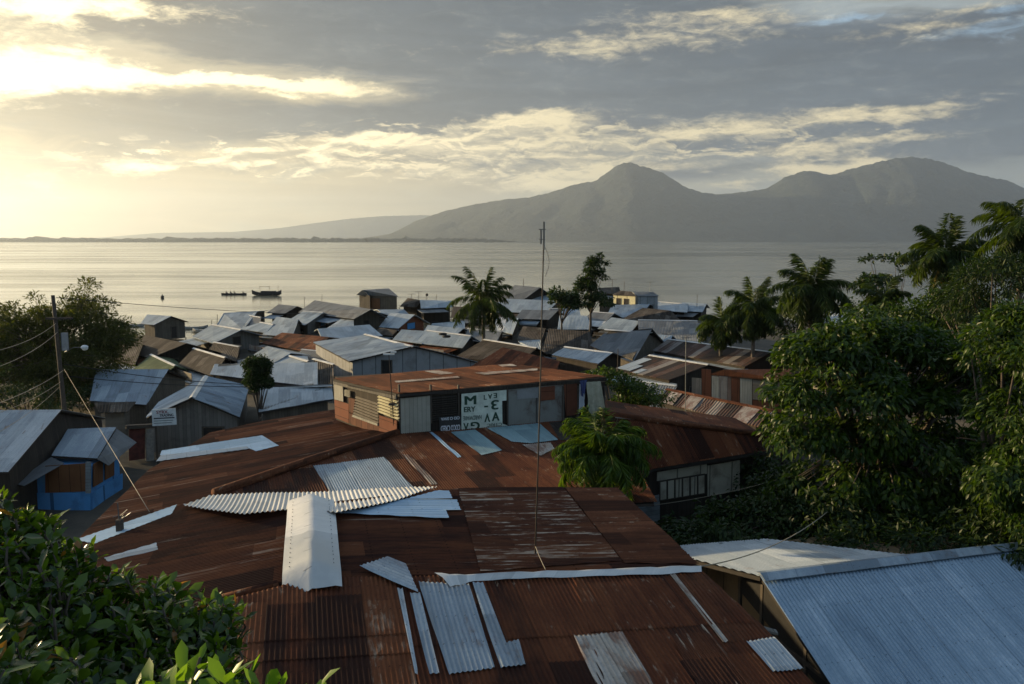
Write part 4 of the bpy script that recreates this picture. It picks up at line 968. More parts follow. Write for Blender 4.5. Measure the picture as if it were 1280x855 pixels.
EVERY = [
 # left side
 dict(label='small house on stilts over the water with a bright tin slope, nearest the left tree', quad=[(184, 393), (214, 395), (192, 406), (175.5, 404.5)], ze=3.6, pitch=22, roof='pale', roof2='brown', wall='wood', stilts=1.55, feats=[(D_, 'right', .62, .8, 1.5, .1)], name='stilt_house'),
 dict(label='dark brown roofed house in front of the small stilt house', quad=[(182, 419), (229, 428), (193, 442.5), (171, 438)], ze=3.0, pitch=20, roof='brown', wall='wood_dark', cap=None),
 dict(label='low shed with mossy green slope and bright edge beside the left tree', quad=[(191, 444), (217, 456), (205, 465), (174, 458)], ze=2.5, pitch=14, roof='green_tin', wall='wood_dark', cap='cap', name='shed', cat='shed'),
 dict(label='brown roofed shack with broken bright ridge cap behind the blue sheet-walled shed', quad=[(245, 436), (279, 446), (266, 464), (229, 453)], ze=2.7, pitch=20, roof='brown', wall='wood_dark', cap='cap'),
 dict(label='grey roofed plank house with a dark gable window, right of the small stilt house', quad=[(268, 406), (299, 411.5), (271, 425), (248, 418)], ze=3.2, pitch=20, roof='galv', wall='wood_grey', cap='cap', feats=[(W_, 'right', .45, 1.1, .9, 1.6), (W_, 'front', .5, .6, .7, 1.4)]),
 dict(label='dark grey roofed house with short bright ridge just below the plank house', quad=[(270, 428), (297, 433), (293, 451), (262, 440)], ze=2.6, pitch=18, roof='brown', wall='wood_dark', cap='cap'),
 dict(label='light blue lean-to roof behind the small round dark tree', quad=[(268, 453), (397, 455), (397, 481.5), (262, 470)], ze=2.6, pitch=12, roof='pale', wall='wood', mirror=False, near=True),
 dict(label='small blue gabled roof touching the light blue lean-to', quad=[(361.5, 444.5), (384, 451), (389, 456), (341, 453.5)], ze=3.2, pitch=18, roof='pale', wall='wood', cap='cap'),
 dict(label='grey tin roof just above the small round dark tree', quad=[(336, 433), (361, 440.5), (340, 453), (322, 442)], ze=3.2, pitch=18, roof='galv', wall='wood'),
 dict(label='shop house with cream lit slope and blue slope behind the white lettered board', quad=[(240, 497), (257, 470), (312, 482), (300, 521.5)], ze=3.1, pitch=24, roof='galv', roof2='pale', wall='wood_grey', near=True, feats=[(D_, 'left', .72, 1.3, 1.7, .1)], z0=.6, cap='cap', name='shop_house'),  # left slope gets paler tin, its sunlit look put into the colour
 dict(label='wide blue tin roof under the left tree behind the utility pole', quad=[(120, 461), (211, 462), (183, 505), (112, 502)], ze=3.0, pitch=17, roof='galv', wall='wood', near=True),
 dict(label='low light blue roof directly left of the louvred sign building', quad=[(325, 485.5), (415, 482), (417, 501), (323, 513)], ze=3.3, pitch=14, roof='pale', wall='wood', near=True, cap='cap'),
 dict(label='big smooth grey roof on pale walls, largest in the middle of the town', quad=[(456.5, 417.5), (517.5, 433.5), (436, 450.5), (391, 428.5)], ze=3.6, pitch=15, roof='galv', wall='grey_wall', near=True, cap='cap', feats=[(D_, 'right', .28, .9, 2.1, .3)]),
 # shore, left to middle
 dict(label='blue-grey roof at the shore end of the left row beside bare poles', quad=[(283, 391), (319, 389), (305, 407), (276, 403)], ze=3.0, pitch=10, roof='galv', wall='wood_dark'),
 dict(label='small dark roof with white edge in the left shore row', quad=[(308, 393.5), (325, 396.5), (322, 407), (299, 404)], ze=2.9, pitch=12, roof='slate', wall='wood_dark', cap='cap'),
 dict(label='distant grey gable below the outrigger boat', quad=[(350, 380.5), (370, 382.5), (357, 390), (338, 389)], ze=3.2, pitch=18, roof='slate', wall='wood_dark'),
 dict(label='grey roofed house with white ridge, dark doorway and turquoise gable window', quad=[(381, 389), (402.5, 390.5), (384, 403), (363, 400)], ze=3.4, pitch=20, roof='galv', wall='wood_grey', cap='cap', feats=[(W_, 'right', .55, 1.6, 1.4, 1.2, 'blue_wall'), (D_, 'front', .65, .9, 1.7, .1)]),
 dict(label='long slate roof rising behind the others, tallest of the left shore', quad=[(398, 376), (458, 385.5), (441, 395), (382, 388)], ze=3.8, pitch=18, roof='slate', wall='wood'),
 dict(label='grey roof with bright ridge in front of the long slate roof', quad=[(400, 387), (434, 391.5), (424, 400), (406, 398)], ze=3.3, pitch=18, roof='slate', wall='wood_dark', cap='cap'),
 dict(label='grey-blue roof with a short bright ridge above pale eave wall, left of the rust roof', quad=[(327, 403), (341, 405.5), (333, 413.5), (306, 409.5)], ze=3.0, pitch=15, roof='galv', wall='wood', cap='cap', feats=[(W_, 'front', .6, .6, .5, 1.4)]),
 dict(label='plain blue-grey roof between the short bright ridge and the white ridge house', quad=[(348, 396), (371, 399), (365, 416), (334, 413.5)], ze=3.0, pitch=14, roof='galv', wall='wood'),
 dict(label='rust red roof over an open porch amid the grey roofs', quad=[(357, 416), (407, 421), (390, 436), (337, 426.5)], ze=2.9, pitch=13, roof='rust', wall='wood_dark', feats=[(W_, 'front', .3, 1.2, .8, 1.2), (W_, 'front', .7, 1.2, .8, 1.2)]),
 dict(label='long light blue roof behind the big smooth grey roof', quad=[(402, 410.5), (457, 406), (470, 417), (408, 424)], ze=3.0, pitch=12, roof='pale', wall='wood'),
 dict(label='tiny arched white tin roof left of the long light blue roof', quad=[(428, 398.5), (441, 400), (441, 409), (413, 408)], ze=3.0, pitch=18, roof='pale', wall='wood', sheets=[(.3, .5, .0, 1, 'slate_far')]),
 dict(label='house on tall stilts over the bay with dark roof and brown front', quad=[(453, 362.3), (486, 360.5), (498, 370.5), (445.5, 368.5)], ze=4.6, pitch=20, roof='slate', roof2='slate', wall='wood', stilts=2.2, feats=[(D_, 'front', .42, 2.4, 1.9, .05, 'orange_ply'), (W_, 'front', .15, 1.5, .8, .8)], name='stilt_house'),
 dict(label='dark plank house with pale roof beside the shore clutter', quad=[(528, 375), (562.5, 375.5), (563.5, 382), (529, 383.3)], ze=3.3, pitch=15, roof='pale', wall='wood_dark', feats=[(W_, 'front', .4, 1.2, .7, 1.2)]),
 dict(label='tumbledown dark shack at the water between the stilt house and the dark plank house', quad=[(511, 372.5), (525, 375), (521, 382), (503, 381)], ze=2.8, pitch=22, roof='brown', wall='wood_dark', name='shack', cat='shack'),
 dict(label='grey gable with dark opening right of the long slate roof', quad=[(457, 385.5), (472, 390), (453, 399.5), (440, 394.5)], ze=3.2, pitch=18, roof='galv', wall='wood_dark'),
 dict(label='bright tin roof with blue and rust coloured gable in the middle of the town', quad=[(490, 391), (516, 393), (500, 406.5), (479, 405)], ze=3.2, pitch=20, roof='pale', wall='brick_red', feats=[(W_, 'right', .45, 2.0, .9, 1.9, 'blue_wall')]),
 dict(label='low blue roof under the stilt house on tall legs', quad=[(474, 387), (502, 386.5), (508, 392), (484, 395.5)], ze=2.9, pitch=12, roof='galv', wall='wood_dark'),
 dict(label='grey roof with two old tyres lying on it', quad=[(538, 413.3), (585, 419.3), (576, 431), (527, 426)], ze=3.0, pitch=15, roof='galv', wall='wood_dark', cap='cap'),
 dict(label='blue-grey roof just behind the roof with tyres', quad=[(538, 406.5), (576, 410), (568, 417), (533, 414.5)], ze=3.2, pitch=12, roof='galv', wall='wood_dark'),
 dict(label='pale blue roof left of the roof with tyres', quad=[(505, 412), (538, 414), (527, 426), (496, 422)], ze=3.0, pitch=12, roof='galv', wall='wood_dark'),
 dict(label='small brown gable in front of the bright tin roof', quad=[(477, 410), (495, 412.5), (490, 418), (468, 415.5)], ze=2.9, pitch=20, roof='brown', wall='wood_dark'),
 dict(label='light blue roof left of the coconut palm crown', quad=[(543, 404), (578, 401), (578, 409), (541, 409)], ze=2.9, pitch=14, roof='pale', wall='wood_dark'),
 # middle
 dict(label='tall slate gable on the shore between palm and mast', quad=[(646, 356.5), (673, 359), (655, 372), (630, 371)], ze=4.4, pitch=22, roof='slate', wall='wood_dark'),
 dict(label='pale blue roof behind the mast, right of the tall slate gable', quad=[(668, 364), (695, 366), (689, 375), (653, 374)], ze=4.0, pitch=15, roof='pale', wall='wood'),
 dict(label='wide blue-grey roof with brown gable below the tall slate gable', quad=[(634, 373.5), (693, 375.5), (680, 388.5), (628, 386)], ze=3.6, pitch=18, roof='galv', wall='wood', feats=[(W_, 'front', .2, 1.0, .9, 1.3)]),
 dict(label='grey lean roof over a dark open front beside a pale box wall', quad=[(656, 387), (694, 387.8), (685, 397), (649, 396)], ze=3.4, pitch=18, roof='slate', wall='wood_dark', feats=[(W_, 'front', .5, 4.0, 1.0, .9)]),
 dict(label='blue roof directly right of the mast', quad=[(702, 394), (731, 394.5), (736, 408), (700, 408)], ze=3.0, pitch=14, roof='pale', wall='grey_wall'),
 dict(label='mixed blue and white tin roof right of the coconut palm crown', quad=[(623, 396), (646, 397.5), (640, 413), (620, 409)], ze=3.0, pitch=14, roof='pale', wall='wood_dark', sheets=[(.2, .5, .1, .9, 'cap')]),
 dict(label='small light blue lean-to left of the mast', quad=[(650, 426), (675, 424.5), (674, 435.5), (655, 432.5)], ze=3.0, pitch=14, roof='pale', wall='wood_dark', mirror=False),
 dict(label='brownish roof with white barge edges behind the coconut palm trunk', quad=[(610, 425), (666, 434), (650, 449), (580, 443)], ze=3.4, pitch=16, roof='brown', wall='wood', cap='cap'),
 dict(label='broad rust roof just behind the sign building', quad=[(628, 436), (700, 450), (692, 474), (586, 458)], ze=3.6, pitch=13, roof='rust', wall='wood_dark', near=True),
 dict(label='dark brown roof right of the mast, above the bright blue roof', quad=[(690, 411), (733, 414), (738, 434), (682, 436)], ze=3.2, pitch=14, roof='brown', wall='wood_dark'),
 dict(label='bright blue roof with white ridge in front of the ribbed grey-brown roof', quad=[(706, 433.5), (766, 441.5), (748, 454), (689, 444)], ze=3.6, pitch=15, roof='pale', wall='wood_dark', cap='cap', near=True),
 dict(label='steep ribbed grey-brown roof with sagging pale ridge', quad=[(756, 412), (815, 416), (791, 449), (737, 436)], ze=3.0, pitch=24, roof='slate', wall='wood', near=True, cap='cap'),
 dict(label='dark roof framed in white with a pale lower half, above the ribbed roof', quad=[(742, 390), (766, 391.5), (752, 405), (727, 403)], ze=3.2, pitch=15, roof='slate', wall='wood_dark', cap='cap', sheets=[(0, 1, .62, 1, 'cap')]),
 dict(label='blue roof with brown gable right of the dark white-framed roof', quad=[(767, 397), (797, 401), (789, 411), (753, 408)], ze=3.1, pitch=15, roof='galv', wall='wood_dark'),
 dict(label='wide blue-grey roof below the yellow house', quad=[(768, 381), (809, 380), (799, 392.5), (763, 394)], ze=3.2, pitch=13, roof='galv', wall='wood_dark'),
 dict(label='pale yellow house with two dark windows and grey-brown hipped roof', quad=[(776, 363.3), (789, 364.5), (795, 370), (765, 368.3)], ze=5.2, pitch=18, roof='brown', wall='cream_wall', feats=[(W_, 'front', .25, .9, 1.5, 3.0), (W_, 'front', .6, .9, 1.5, 3.0)]),
 dict(label='flat grey roofed house joined to the right of the yellow house', quad=[(790, 364.5), (816, 364.8), (824, 369.8), (797, 370.2)], ze=5.0, pitch=12, roof='slate', wall='grey_wall', feats=[(W_, 'front', .5, 1.8, 1.0, 3.0)]),
 dict(label='olive brown roof behind the tall dark shore tree', quad=[(752, 359.5), (772, 358.8), (774, 365), (749, 366)], ze=5.0, pitch=14, roof='brown', wall='wood'),
 dict(label='dark brown roof right of the blue-grey roof below the yellow house', quad=[(806, 385), (836, 388), (845, 397.5), (782, 398)], ze=3.1, pitch=15, roof='brown', wall='wood_dark'),
 dict(label='broad dark grey roof left of the small palms', quad=[(803, 400), (866, 401), (869, 415), (804, 414)], ze=3.1, pitch=13, roof='slate', wall='wood_dark', cap='cap'),
 dict(label='blue roof with white ridge at the far right shore', quad=[(822, 377), (857, 380), (856, 388), (823, 385.5)], ze=3.3, pitch=12, roof='pale', wall='wood_dark', cap='cap'),
 dict(label='grey roof at the shore just left of the small palms', quad=[(855, 378), (881, 379.5), (877, 387.5), (853, 386.5)], ze=3.3, pitch=12, roof='galv', wall='wood_dark'),
 dict(label='slate roof half hidden by the small palms', quad=[(846, 401), (874, 404), (876, 426), (840, 420)], ze=3.0, pitch=14, roof='slate', wall='wood_dark'),
 dict(label='long roof of grey and rust striped sheets below the small palms', quad=[(835, 424), (964, 440), (932, 458), (815, 438)], ze=3.6, pitch=14, roof='striped', wall='wood_dark', cap='cap'),
 dict(label='rusty roof with pale blue repair sheets below the striped long roof', quad=[(812, 444), (886, 456), (836, 475), (767, 461)], ze=3.6, pitch=14, roof='striped', wall='wood_dark', cap='cap', sheets=[(.02, .17, .2, .95, 'pale_far'), (.18, .28, .6, .95, 'pale_far'), (.36, .45, .75, 1, 'pale_far')]),
 dict(label='long low roof of red and grey striped sheets beside the big leafy tree', quad=[(834, 486.5), (967, 513.5), (948, 533), (822, 502)], ze=4.4, pitch=17, roof='striped', wall='wood_dark', cap='rust_dry', sheets=[(.06, .17, .12, 1, 'pale_rusty'), (.26, .38, .12, 1, 'pale_rusty'), (.76, .9, .1, 1, 'pale_rusty')]),
 dict(label='low grey shed roof with a bright edge behind the long low striped roof', quad=[(795, 476), (842, 482), (836, 492), (790, 486)], ze=3.6, pitch=10, roof='slate', wall='wood_dark', mirror=False, cap='cap', name='shed', cat='shed'),
 # small fillers seen between the others
 dict(label='low grey roof between the rust porch roof and the small round tree', quad=[(380, 437), (410, 440), (402, 452), (370, 447)], ze=2.7, pitch=10, roof='slate', wall='wood_dark', mirror=False, cap='cap', name='shed', cat='shed'),
 dict(label='small brown lean-to at the left foot of the big smooth grey roof', quad=[(394, 449), (416, 455), (414, 478), (396, 474)], ze=2.6, pitch=14, roof='brown', wall='wood_dark', mirror=False, name='shed', cat='shed', cap='cap'),
 dict(label='dull roof between the mast and the brownish white-edged roof', quad=[(656, 408), (680, 410), (676, 423), (650, 421)], ze=2.8, pitch=12, roof='brown', wall='wood_dark'),
 dict(label='grey roof beside the palm trunk, above the white-edged brownish roof', quad=[(588, 411), (624, 414), (618, 426), (584, 422)], ze=2.8, pitch=12, roof='slate', wall='wood_dark', cap='cap'),
 dict(label='small pale roof right of the pale box wall', quad=[(700, 385), (722, 386), (724, 394), (698, 393)], ze=3.1, pitch=14, roof='galv', wall='wood_dark'),
 dict(label='brown roof left of the palm crown, on the shore', quad=[(568, 383), (592, 384), (594, 394), (566, 394)], ze=3.2, pitch=15, roof='brown', wall='wood_dark'),
 dict(label='dark low roof between the ribbed roof and the broad dark grey roof', quad=[(806, 417), (838, 419), (834, 428), (812, 430)], ze=3.0, pitch=12, roof='galv', wall='wood_dark'),
 dict(label='pale shore roof under the tall slate gable, right of the palm', quad=[(598, 377), (626, 378), (624, 388), (594, 388)], ze=3.2, pitch=13, roof='galv', wall='wood_dark'),
 dict(label='dark brown roof on the slope left of the green shed', quad=[(150, 424), (176, 430), (168, 450), (140, 444)], ze=2.8, pitch=16, roof='brown', wall='wood_dark'),
 dict(label='blue-grey roof hidden among the trees on the right', quad=[(1030, 385), (1064, 398), (1070, 420), (1028, 404)], ze=7.0, pitch=15, roof='pale', wall='wood'),
 dict(label='small pale roof high among the trees at the right edge', quad=[(1226, 402), (1248, 401), (1240, 414), (1216, 416)], ze=8.0, pitch=15, roof='pale', wall='wood'),
 dict(label='tin roof glimpsed through the bottom of the big leafy tree', quad=[(1175, 600), (1238, 612), (1212, 650), (1150, 655)], ze=4.6, pitch=16, roof='pale', wall='wood'),
 dict(label='brown walled shed with white edge at the right of the big leafy tree', quad=[(1210, 583), (1256, 596), (1246, 626), (1196, 612)], ze=5.2, pitch=16, roof='brown', wall='wood', cap='cap', name='shed', cat='shed'),
]
HOUSES = [house(seed=100 + 2 * i, **kw) for i, kw in enumerate(EVERY)]

# two tyres on a roof
tq = next(o for o in HOUSES if 'two old tyres' in o['label'])
def tyre(px, py, z, lab):
    c = pz(px, py, z); V, Fc = [], []; n, k = 16, 8
    for i in range(n):
        for j in range(k):
            a, b = 2 * math.pi * i / n, 2 * math.pi * j / k
            V.append(c + Vector(((.36 + .12 * math.cos(b)) * math.cos(a), (.36 + .12 * math.cos(b)) * math.sin(a), .12 * math.sin(b))))
    for i in range(n):
        for j in range(k): Fc.append((i * k + j, ((i + 1) % n) * k + j, ((i + 1) % n) * k + (j + 1) % k, i * k + (j + 1) % k))
    tag(obj('tyre', V, Fc, 'rubber', None, None, True, None, c), lab, 'tyre', 'tyres on the roof')
tyre(553.5, 417.5, 3.75, 'left one of two black tyres lying on the grey roof')
tyre(558, 420.5, 3.6, 'right one of two black tyres lying on the grey roof')

# ------------------------------------------------------------------ dark rust roof on the right with a window row below
fE1, fE2 = pz(817, 586, 5.7), pz(962, 563, 5.75)
FEpl = Plane(fE1, fE2, pz(860, 530, 6.9))
rt = thing('rusty_house', 'dark rust-roofed house with a row of barred windows, right of the small drooping palm', 'house', (6, 32, 2.5), HG)
UPX = FEpl.vdir((fE1 - fE2).cross(Vector((0, 0, 1))) * -1)
if UPX.z < 0: UPX = -UPX
pX = FEpl.poly([(700, 600), (752, 519), (770, 517), (957, 545), (962, 563), (817, 586), (790, 600)])
sheet('front_slope', pX, UPX, 'rust', rt, seed=71); slab('roof_frame', pX, 'under', rt, .05, .1, .08)
r1, r2 = FEpl.hit(752, 518), FEpl.hit(958, 545)
bk = Vector((.2, 5.5, -.42)); pY = [r1, r2, r2 + bk, r1 + bk]
sheet('back_slope', pY, -bk, 'rust', rt, seed=72)
MB().tube([r1 + Vector((0, 0, .05)), r1.lerp(r2, .4) + Vector((0, 0, .02)), r2 + Vector((0, 0, .05))], .12, .12, 8).build('ridge_cap', 'rust_dry', rt, True)
patch('roof_sheet', FEpl, [(768, 521), (790, 523), (812, 527), (768, 524)], UPX, 'pale_rusty', rt, .06, .006, 73)
wd = (fE2 - fE1); wd.z = 0; WXD = wd.normalized(); WXN = Vector((WXD.y, -WXD.x, 0))
wA = fE1 - WXN * .35 - WXD * 1.2; WWp = Plane(wA, wA + WXD, wA + Vector((0, 0, 1)))
wB = fE2 - WXN * .35 - WXD * .3
MB().prism([Vector((p.x, p.y, 1.2)) for p in (wA, wB, wB + Vector((.1, 5.6, 0)), wA + Vector((-1.5, 5.6, 0)))], (0, 0, 4.32)).build('wall', 'wood_dark', rt)
wp('wall_panel', WWp, WXN, [(821, 590), (883, 580), (883, 592), (821, 601)], 'ply_pale', rt, .03, 0, 'pale boards above the windows')
wp('wall_panel', WWp, WXN, [(884, 582), (924, 575), (924, 613), (884, 620)], 'ply_pale', rt, .04, 0, 'pale plywood panel')
wp('wall_panel', WWp, WXN, [(794, 626), (824, 618), (824, 654), (797, 652)], 'siding_blue', rt, .04, 0, 'pale bluish boards at the corner')
for i in range(6):
    x0 = 824 + i * 9.5; x1 = x0 + 8.2
    f = lambda x: -(x - 824) * .16
    o = wp('window', WWp, WXN, [(x0 - .8, 600.5 + f(x0)), (x1 + .8, 600.5 + f(x1)), (x1 + .8, 626 + f(x1)), (x0 - .8, 626 + f(x0))], 'frame_wood', rt, .05)
    wp('pane', WWp, WXN, [(x0 + .6, 602.5 + f(x0)), (x1 - .6, 602.5 + f(x1)), (x1 - .6, 624.5 + f(x1)), (x0 + .6, 624.5 + f(x0))], 'ply_pale', o, .012, .05)

# ------------------------------------------------------------------ patched rust and grey shack wall behind the striped roof
kz = 6.0
k1, k2 = pz(889, 468, kz), pz(984, 475, kz)
shk = thing('tin_shack', 'tall shack of mixed rust and grey tin panels with an orange-rust roof', 'shack', ((k1.x + k2.x) / 2, k1.y, .8), HG)
KP = Plane(k1, k2, k1 + Vector((0, 0, 1))); kd = (k2 - k1).normalized(); kn = Vector((kd.y, -kd.x, 0))
kb = [pz(886, 467.5, kz + .02), pz(988, 476, kz + .02), pz(990, 461, kz + .35), pz(905, 462, kz + .35)]
flat_roof('roof', kb, (kb[2] - kb[1]).normalized(), 'rust_dry', shk)
MB().prism([Vector((p.x, p.y, .5)) for p in (k1 - kn * .06, k2 - kn * .06, k2 - kn * 3.2, k1 - kn * 3.2)], (0, 0, kz - .6)).build('wall', 'wood_dark', shk)
for q, m in (([(865, 472), (877, 473), (877, 497), (865, 494)], 'wood_grey'), ([(877, 461), (889, 462), (889.5, 497), (878, 496)], 'rust_wall'), ([(890, 470), (899, 471), (899, 501), (890, 498)], 'wood_pale'), ([(899.5, 470), (914, 471), (914, 506), (899.5, 501)], 'tin_wall'),
             ([(914.5, 471), (925, 472), (925, 508), (914.5, 506)], 'rust_wall'), ([(925.5, 473), (940, 474), (940, 508), (925.5, 505)], 'wood_pale'), ([(941, 475), (980, 478), (980, 503), (941, 499)], 'siding_wood'), ([(941, 500), (980, 504), (980, 518), (941, 511)], 'rust_wall')):
    wp('wall_panel', KP, kn, q, m, shk, .05, 0, {'rust_wall': 'rusty panel', 'siding_wood': 'weathered slatted panel'}.get(m, 'grey panel'))

# ------------------------------------------------------------------ blue-grey roof at the lower right
jz = 6.2
j1, j2 = pz(950, 720, jz), pz(1300, 677.5, jz)
jd = (j2 - j1); jd.z = 0; jd.normalize(); jn = Vector((jd.y, -jd.x, 0))
j2 = j1 + jd * ((j2 - j1).length + 3)
jw = 6.2; tj = math.tan(R(25)); e1, e2 = j1 + jn * jw - Vector((0, 0, jw * tj)), j2 + jn * jw - Vector((0, 0, jw * tj))
jh = thing('tin_house', 'house with a blue-grey corrugated roof and tan gable, close at the lower right', 'house', (8, 17, 2.6), HG)
sheet('roof', [j1, j2, e2, e1], -jn + Vector((0, 0, tj)), 'sky_tint_tin', jh, seed=81, courses=[2.4, 4.8], pitch=.10, amp=.022); slab('roof_frame', [j1, j2, e2, e1], 'under', jh, .05, .09, .05)
jb = 4.0; tb = math.tan(R(9)); b1 = j1 - jn * jb - Vector((0, 0, jb * tb)); b2 = j2 - jn * jb - Vector((0, 0, jb * tb))
jm = j1 + jd * 4.6; bm2 = j1 + jd * 2.4 - jn * 3.6 - Vector((0, 0, 3.6 * tb))
bq = planar([jm, j1, b1 - jd * 1.0, bm2])
sheet('roof', bq, jn + Vector((0, 0, tb)), 'pale', jh, seed=83, label='low pale back slope'); slab('roof_frame', bq, 'under', jh, .05, .09, .05)
t2 = math.tan(R(27)); bs = [j2, j1 + jd * 2.4, j1 + jd * 2.4 - jn * 4 - Vector((0, 0, 4 * t2)), j2 - jn * 4 - Vector((0, 0, 4 * t2))]
flat_roof('roof', bs, jn + Vector((0, 0, t2)), 'galv', jh, .05, -.04, 'steeper back slope')
rc = MB(); rc.prism([j1 + Vector((0, 0, .06)), j2 + Vector((0, 0, .06)), j2 + jn * .22 + Vector((0, 0, .06 - .22 * tj)), j1 + jn * .22 + Vector((0, 0, .06 - .22 * tj))], (0, 0, .015))
rc.prism([j1 + Vector((0, 0, .06)), j2 + Vector((0, 0, .06)), j2 - jn * .16 + Vector((0, 0, .06 - .16 * t2)), j1 - jn * .16 + Vector((0, 0, .06 - .16 * tb))], (0, 0, .015)); rc.build('ridge_cap', 'galv', jh)
g0 = j1 + jd * .5
V = [g0 + jn * (jw - .5) + Vector((0, 0, -(jw - .5) * tj - .12)), g0 - Vector((0, 0, .14)), g0 - jn * (jb - .4) + Vector((0, 0, -(jb - .4) * tb - .12))]
V = [Vector((V[0].x, V[0].y, 1.5)), *V, Vector((V[2].x, V[2].y, 1.5))]
MB().prism(V, jd * 11).build('wall', 'tan_wall', jh)
st_ = MB()
for k in (-1.6, -.6, 1.2, 3.0): 
    top = -.2 - (k * tj if k > 0 else -k * tb)
    st_.box(g0 + jn * k - jd * .03 + Vector((0, 0, top - 1.0)), jd * .03, jn * .05, (0, 0, .95))
st_.box(g0 + jn * .4 - jd * .04 + Vector((0, 0, -1.6)), jd * .035, jn * 3.2, (0, 0, .05))
st_.build('gable_frame', 'frame_wood', jh)
MB().prism([g0 - jd * .02 - Vector((0, 0, .16)), g0 - jd * .02 + jn * 2.6 - Vector((0, 0, 2.6 * tj + .16)), g0 - jd * .02 + jn * 2.6 - Vector((0, 0, 2.6 * tj + .9)), g0 - jd * .02 - jn * 1.7 - Vector((0, 0, 1.05)), g0 - jd * .02 - jn * 1.7 - Vector((0, 0, .46))], -jd * .02).build('gable_shade_panel', 'dark_gap', jh)  # dark panel standing in for the shaded upper wall and opening under the eave
rub = MB(); rs = random.Random(4)
for k in range(26):
    p = g0 + jn * rs.uniform(-2, 5) - jd * rs.uniform(.1, 1.0); 
    dd = Vector((rs.uniform(-1, 1), rs.uniform(-1, 1), rs.uniform(-.2, .2))).normalized() * rs.uniform(.2, .6)
    rub.box((p.x, p.y, 3.3 + rs.uniform(0, .5)), dd, dd.cross(Vector((0, 0, 1))).normalized() * .08, (0, 0, .02))
rub = rub.build('scrap_boards', 'wood_grey'); rub['kind'] = 'stuff'; rub['label'] = 'old boards lying in the gap between the two roofs'; rub['category'] = 'scrap wood'

# ------------------------------------------------------------------ blue kiosk and its neighbours at the left
gA, gB, gC = pz(-30, 513, 5.2), pz(77, 512, 5.2), pz(10.5, 590, 3.5)
gD = gA + (gC - gB)
gh = thing('tin_house', 'house with a large pale blue-grey roof at the left edge beside the blue kiosk', 'house', ((gA + gC) / 2).xy.to_3d() + Vector((0, 0, .8)), HG)
gup = (gB - gC).normalized()
sheet('roof', [gA, gB, gC, gD], gup, 'pale', gh, seed=91); slab('roof_frame', [gA, gB, gC, gD], 'under', gh)
gm = lambda e, r: Vector((2 * r.x - e.x, 2 * r.y - e.y, e.z))
gE, gF = gm(gC, gB), gm(gD, gA)
sheet('roof', [gB, gA, gF, gE], (gB - gE).normalized(), 'galv', gh, seed=92); slab('roof_frame', [gB, gA, gF, gE], 'under', gh)
gi = lambda p, k=.35: p + (Vector(((gA.x + gB.x) / 2, (gA.y + gB.y) / 2, p.z)) - p).normalized() * k
wl = [gi(gC), gi(gE), gi(gB) - Vector((0, 0, .15))]
MB().prism([Vector((wl[0].x, wl[0].y, .6)), wl[0] - Vector((0, 0, .1)), wl[2], wl[1] - Vector((0, 0, .1)), Vector((wl[1].x, wl[1].y, .6))], gA - gB + (gB - gA).normalized() * .8).build('wall', 'wood_dark', gh)
kc, kl, kr = pz(113, 637, .82), pz(46, 636, .82), pz(152, 610, .82)
kk = thing('kiosk', 'bright blue kiosk with orange-brown panels and grey tin awnings', 'kiosk', kc)
h_k = 2.3
def vplane(a, b): return Plane(a, b, a + Vector((0, 0, 1)))
FK = vplane(kl, kc); dk_ = (kc - kl).normalized(); nk = Vector((dk_.y, -dk_.x, 0))
RK = vplane(kc, kr); dr_ = (kr - kc).normalized(); nr = Vector((dr_.y, -dr_.x, 0))
bkv = kr - kc
MB().prism([Vector((p.x, p.y, .6)) for p in (kl - nk * .05, kc - nk * .05 - nr * .05, kr - nr * .05, kl + bkv)], (0, 0, h_k)).build('wall', 'blue_wall', kk)
wp('dado', FK, nk, [(46, 616), (114, 615), (114, 637.5), (46, 637)], 'blue_wall', kk, .06)
wp('dado', RK, nr, [(114, 616), (152, 592), (152, 611), (114, 637)], 'blue_wall', kk, .06)
wp('panel', FK, nk, [(57, 582), (107.5, 579), (107.5, 614), (57, 616)], 'orange_ply', kk, .04, 0, 'orange-brown plywood panel')
wp('panel', RK, nr, [(116, 580), (128, 574), (128, 602), (116, 609)], 'orange_ply', kk, .04)
wp('panel', RK, nr, [(131, 574), (142, 570), (142, 594), (131, 600)], 'orange_ply', kk, .04)
wp('corner_post', FK, nk, [(108, 577), (114, 577), (114, 616), (108, 616)], 'siding_blue', kk, .09, 0, 'light blue corner post')
zk = 3.2
kA, kB, kC, kD = pz(85, 536, zk + .75), pz(146, 535, zk + .75), pz(122, 573, zk), pz(64, 571, zk)
sheet('roof', [kA, kB, kC, kD], (kB - kC).normalized(), 'galv', kk, seed=93); slab('roof_frame', [kA, kB, kC, kD], 'under', kk, .03, .06)
aw = [kB - Vector((0, 0, .04)), pz(171, 553, zk - .1), pz(136, 582, zk - .5), kC - Vector((0, 0, .04))]
flat_roof('awning', aw, (aw[0] - aw[1]).normalized(), 'slate', kk, .03)
aw = [pz(64, 571, zk - .02), pz(80, 579, zk - .1), pz(30, 607, zk - .55), pz(17, 604, zk - .6)]
flat_roof('awning', aw, (aw[0] - aw[3]).normalized(), 'slate', kk, .03)
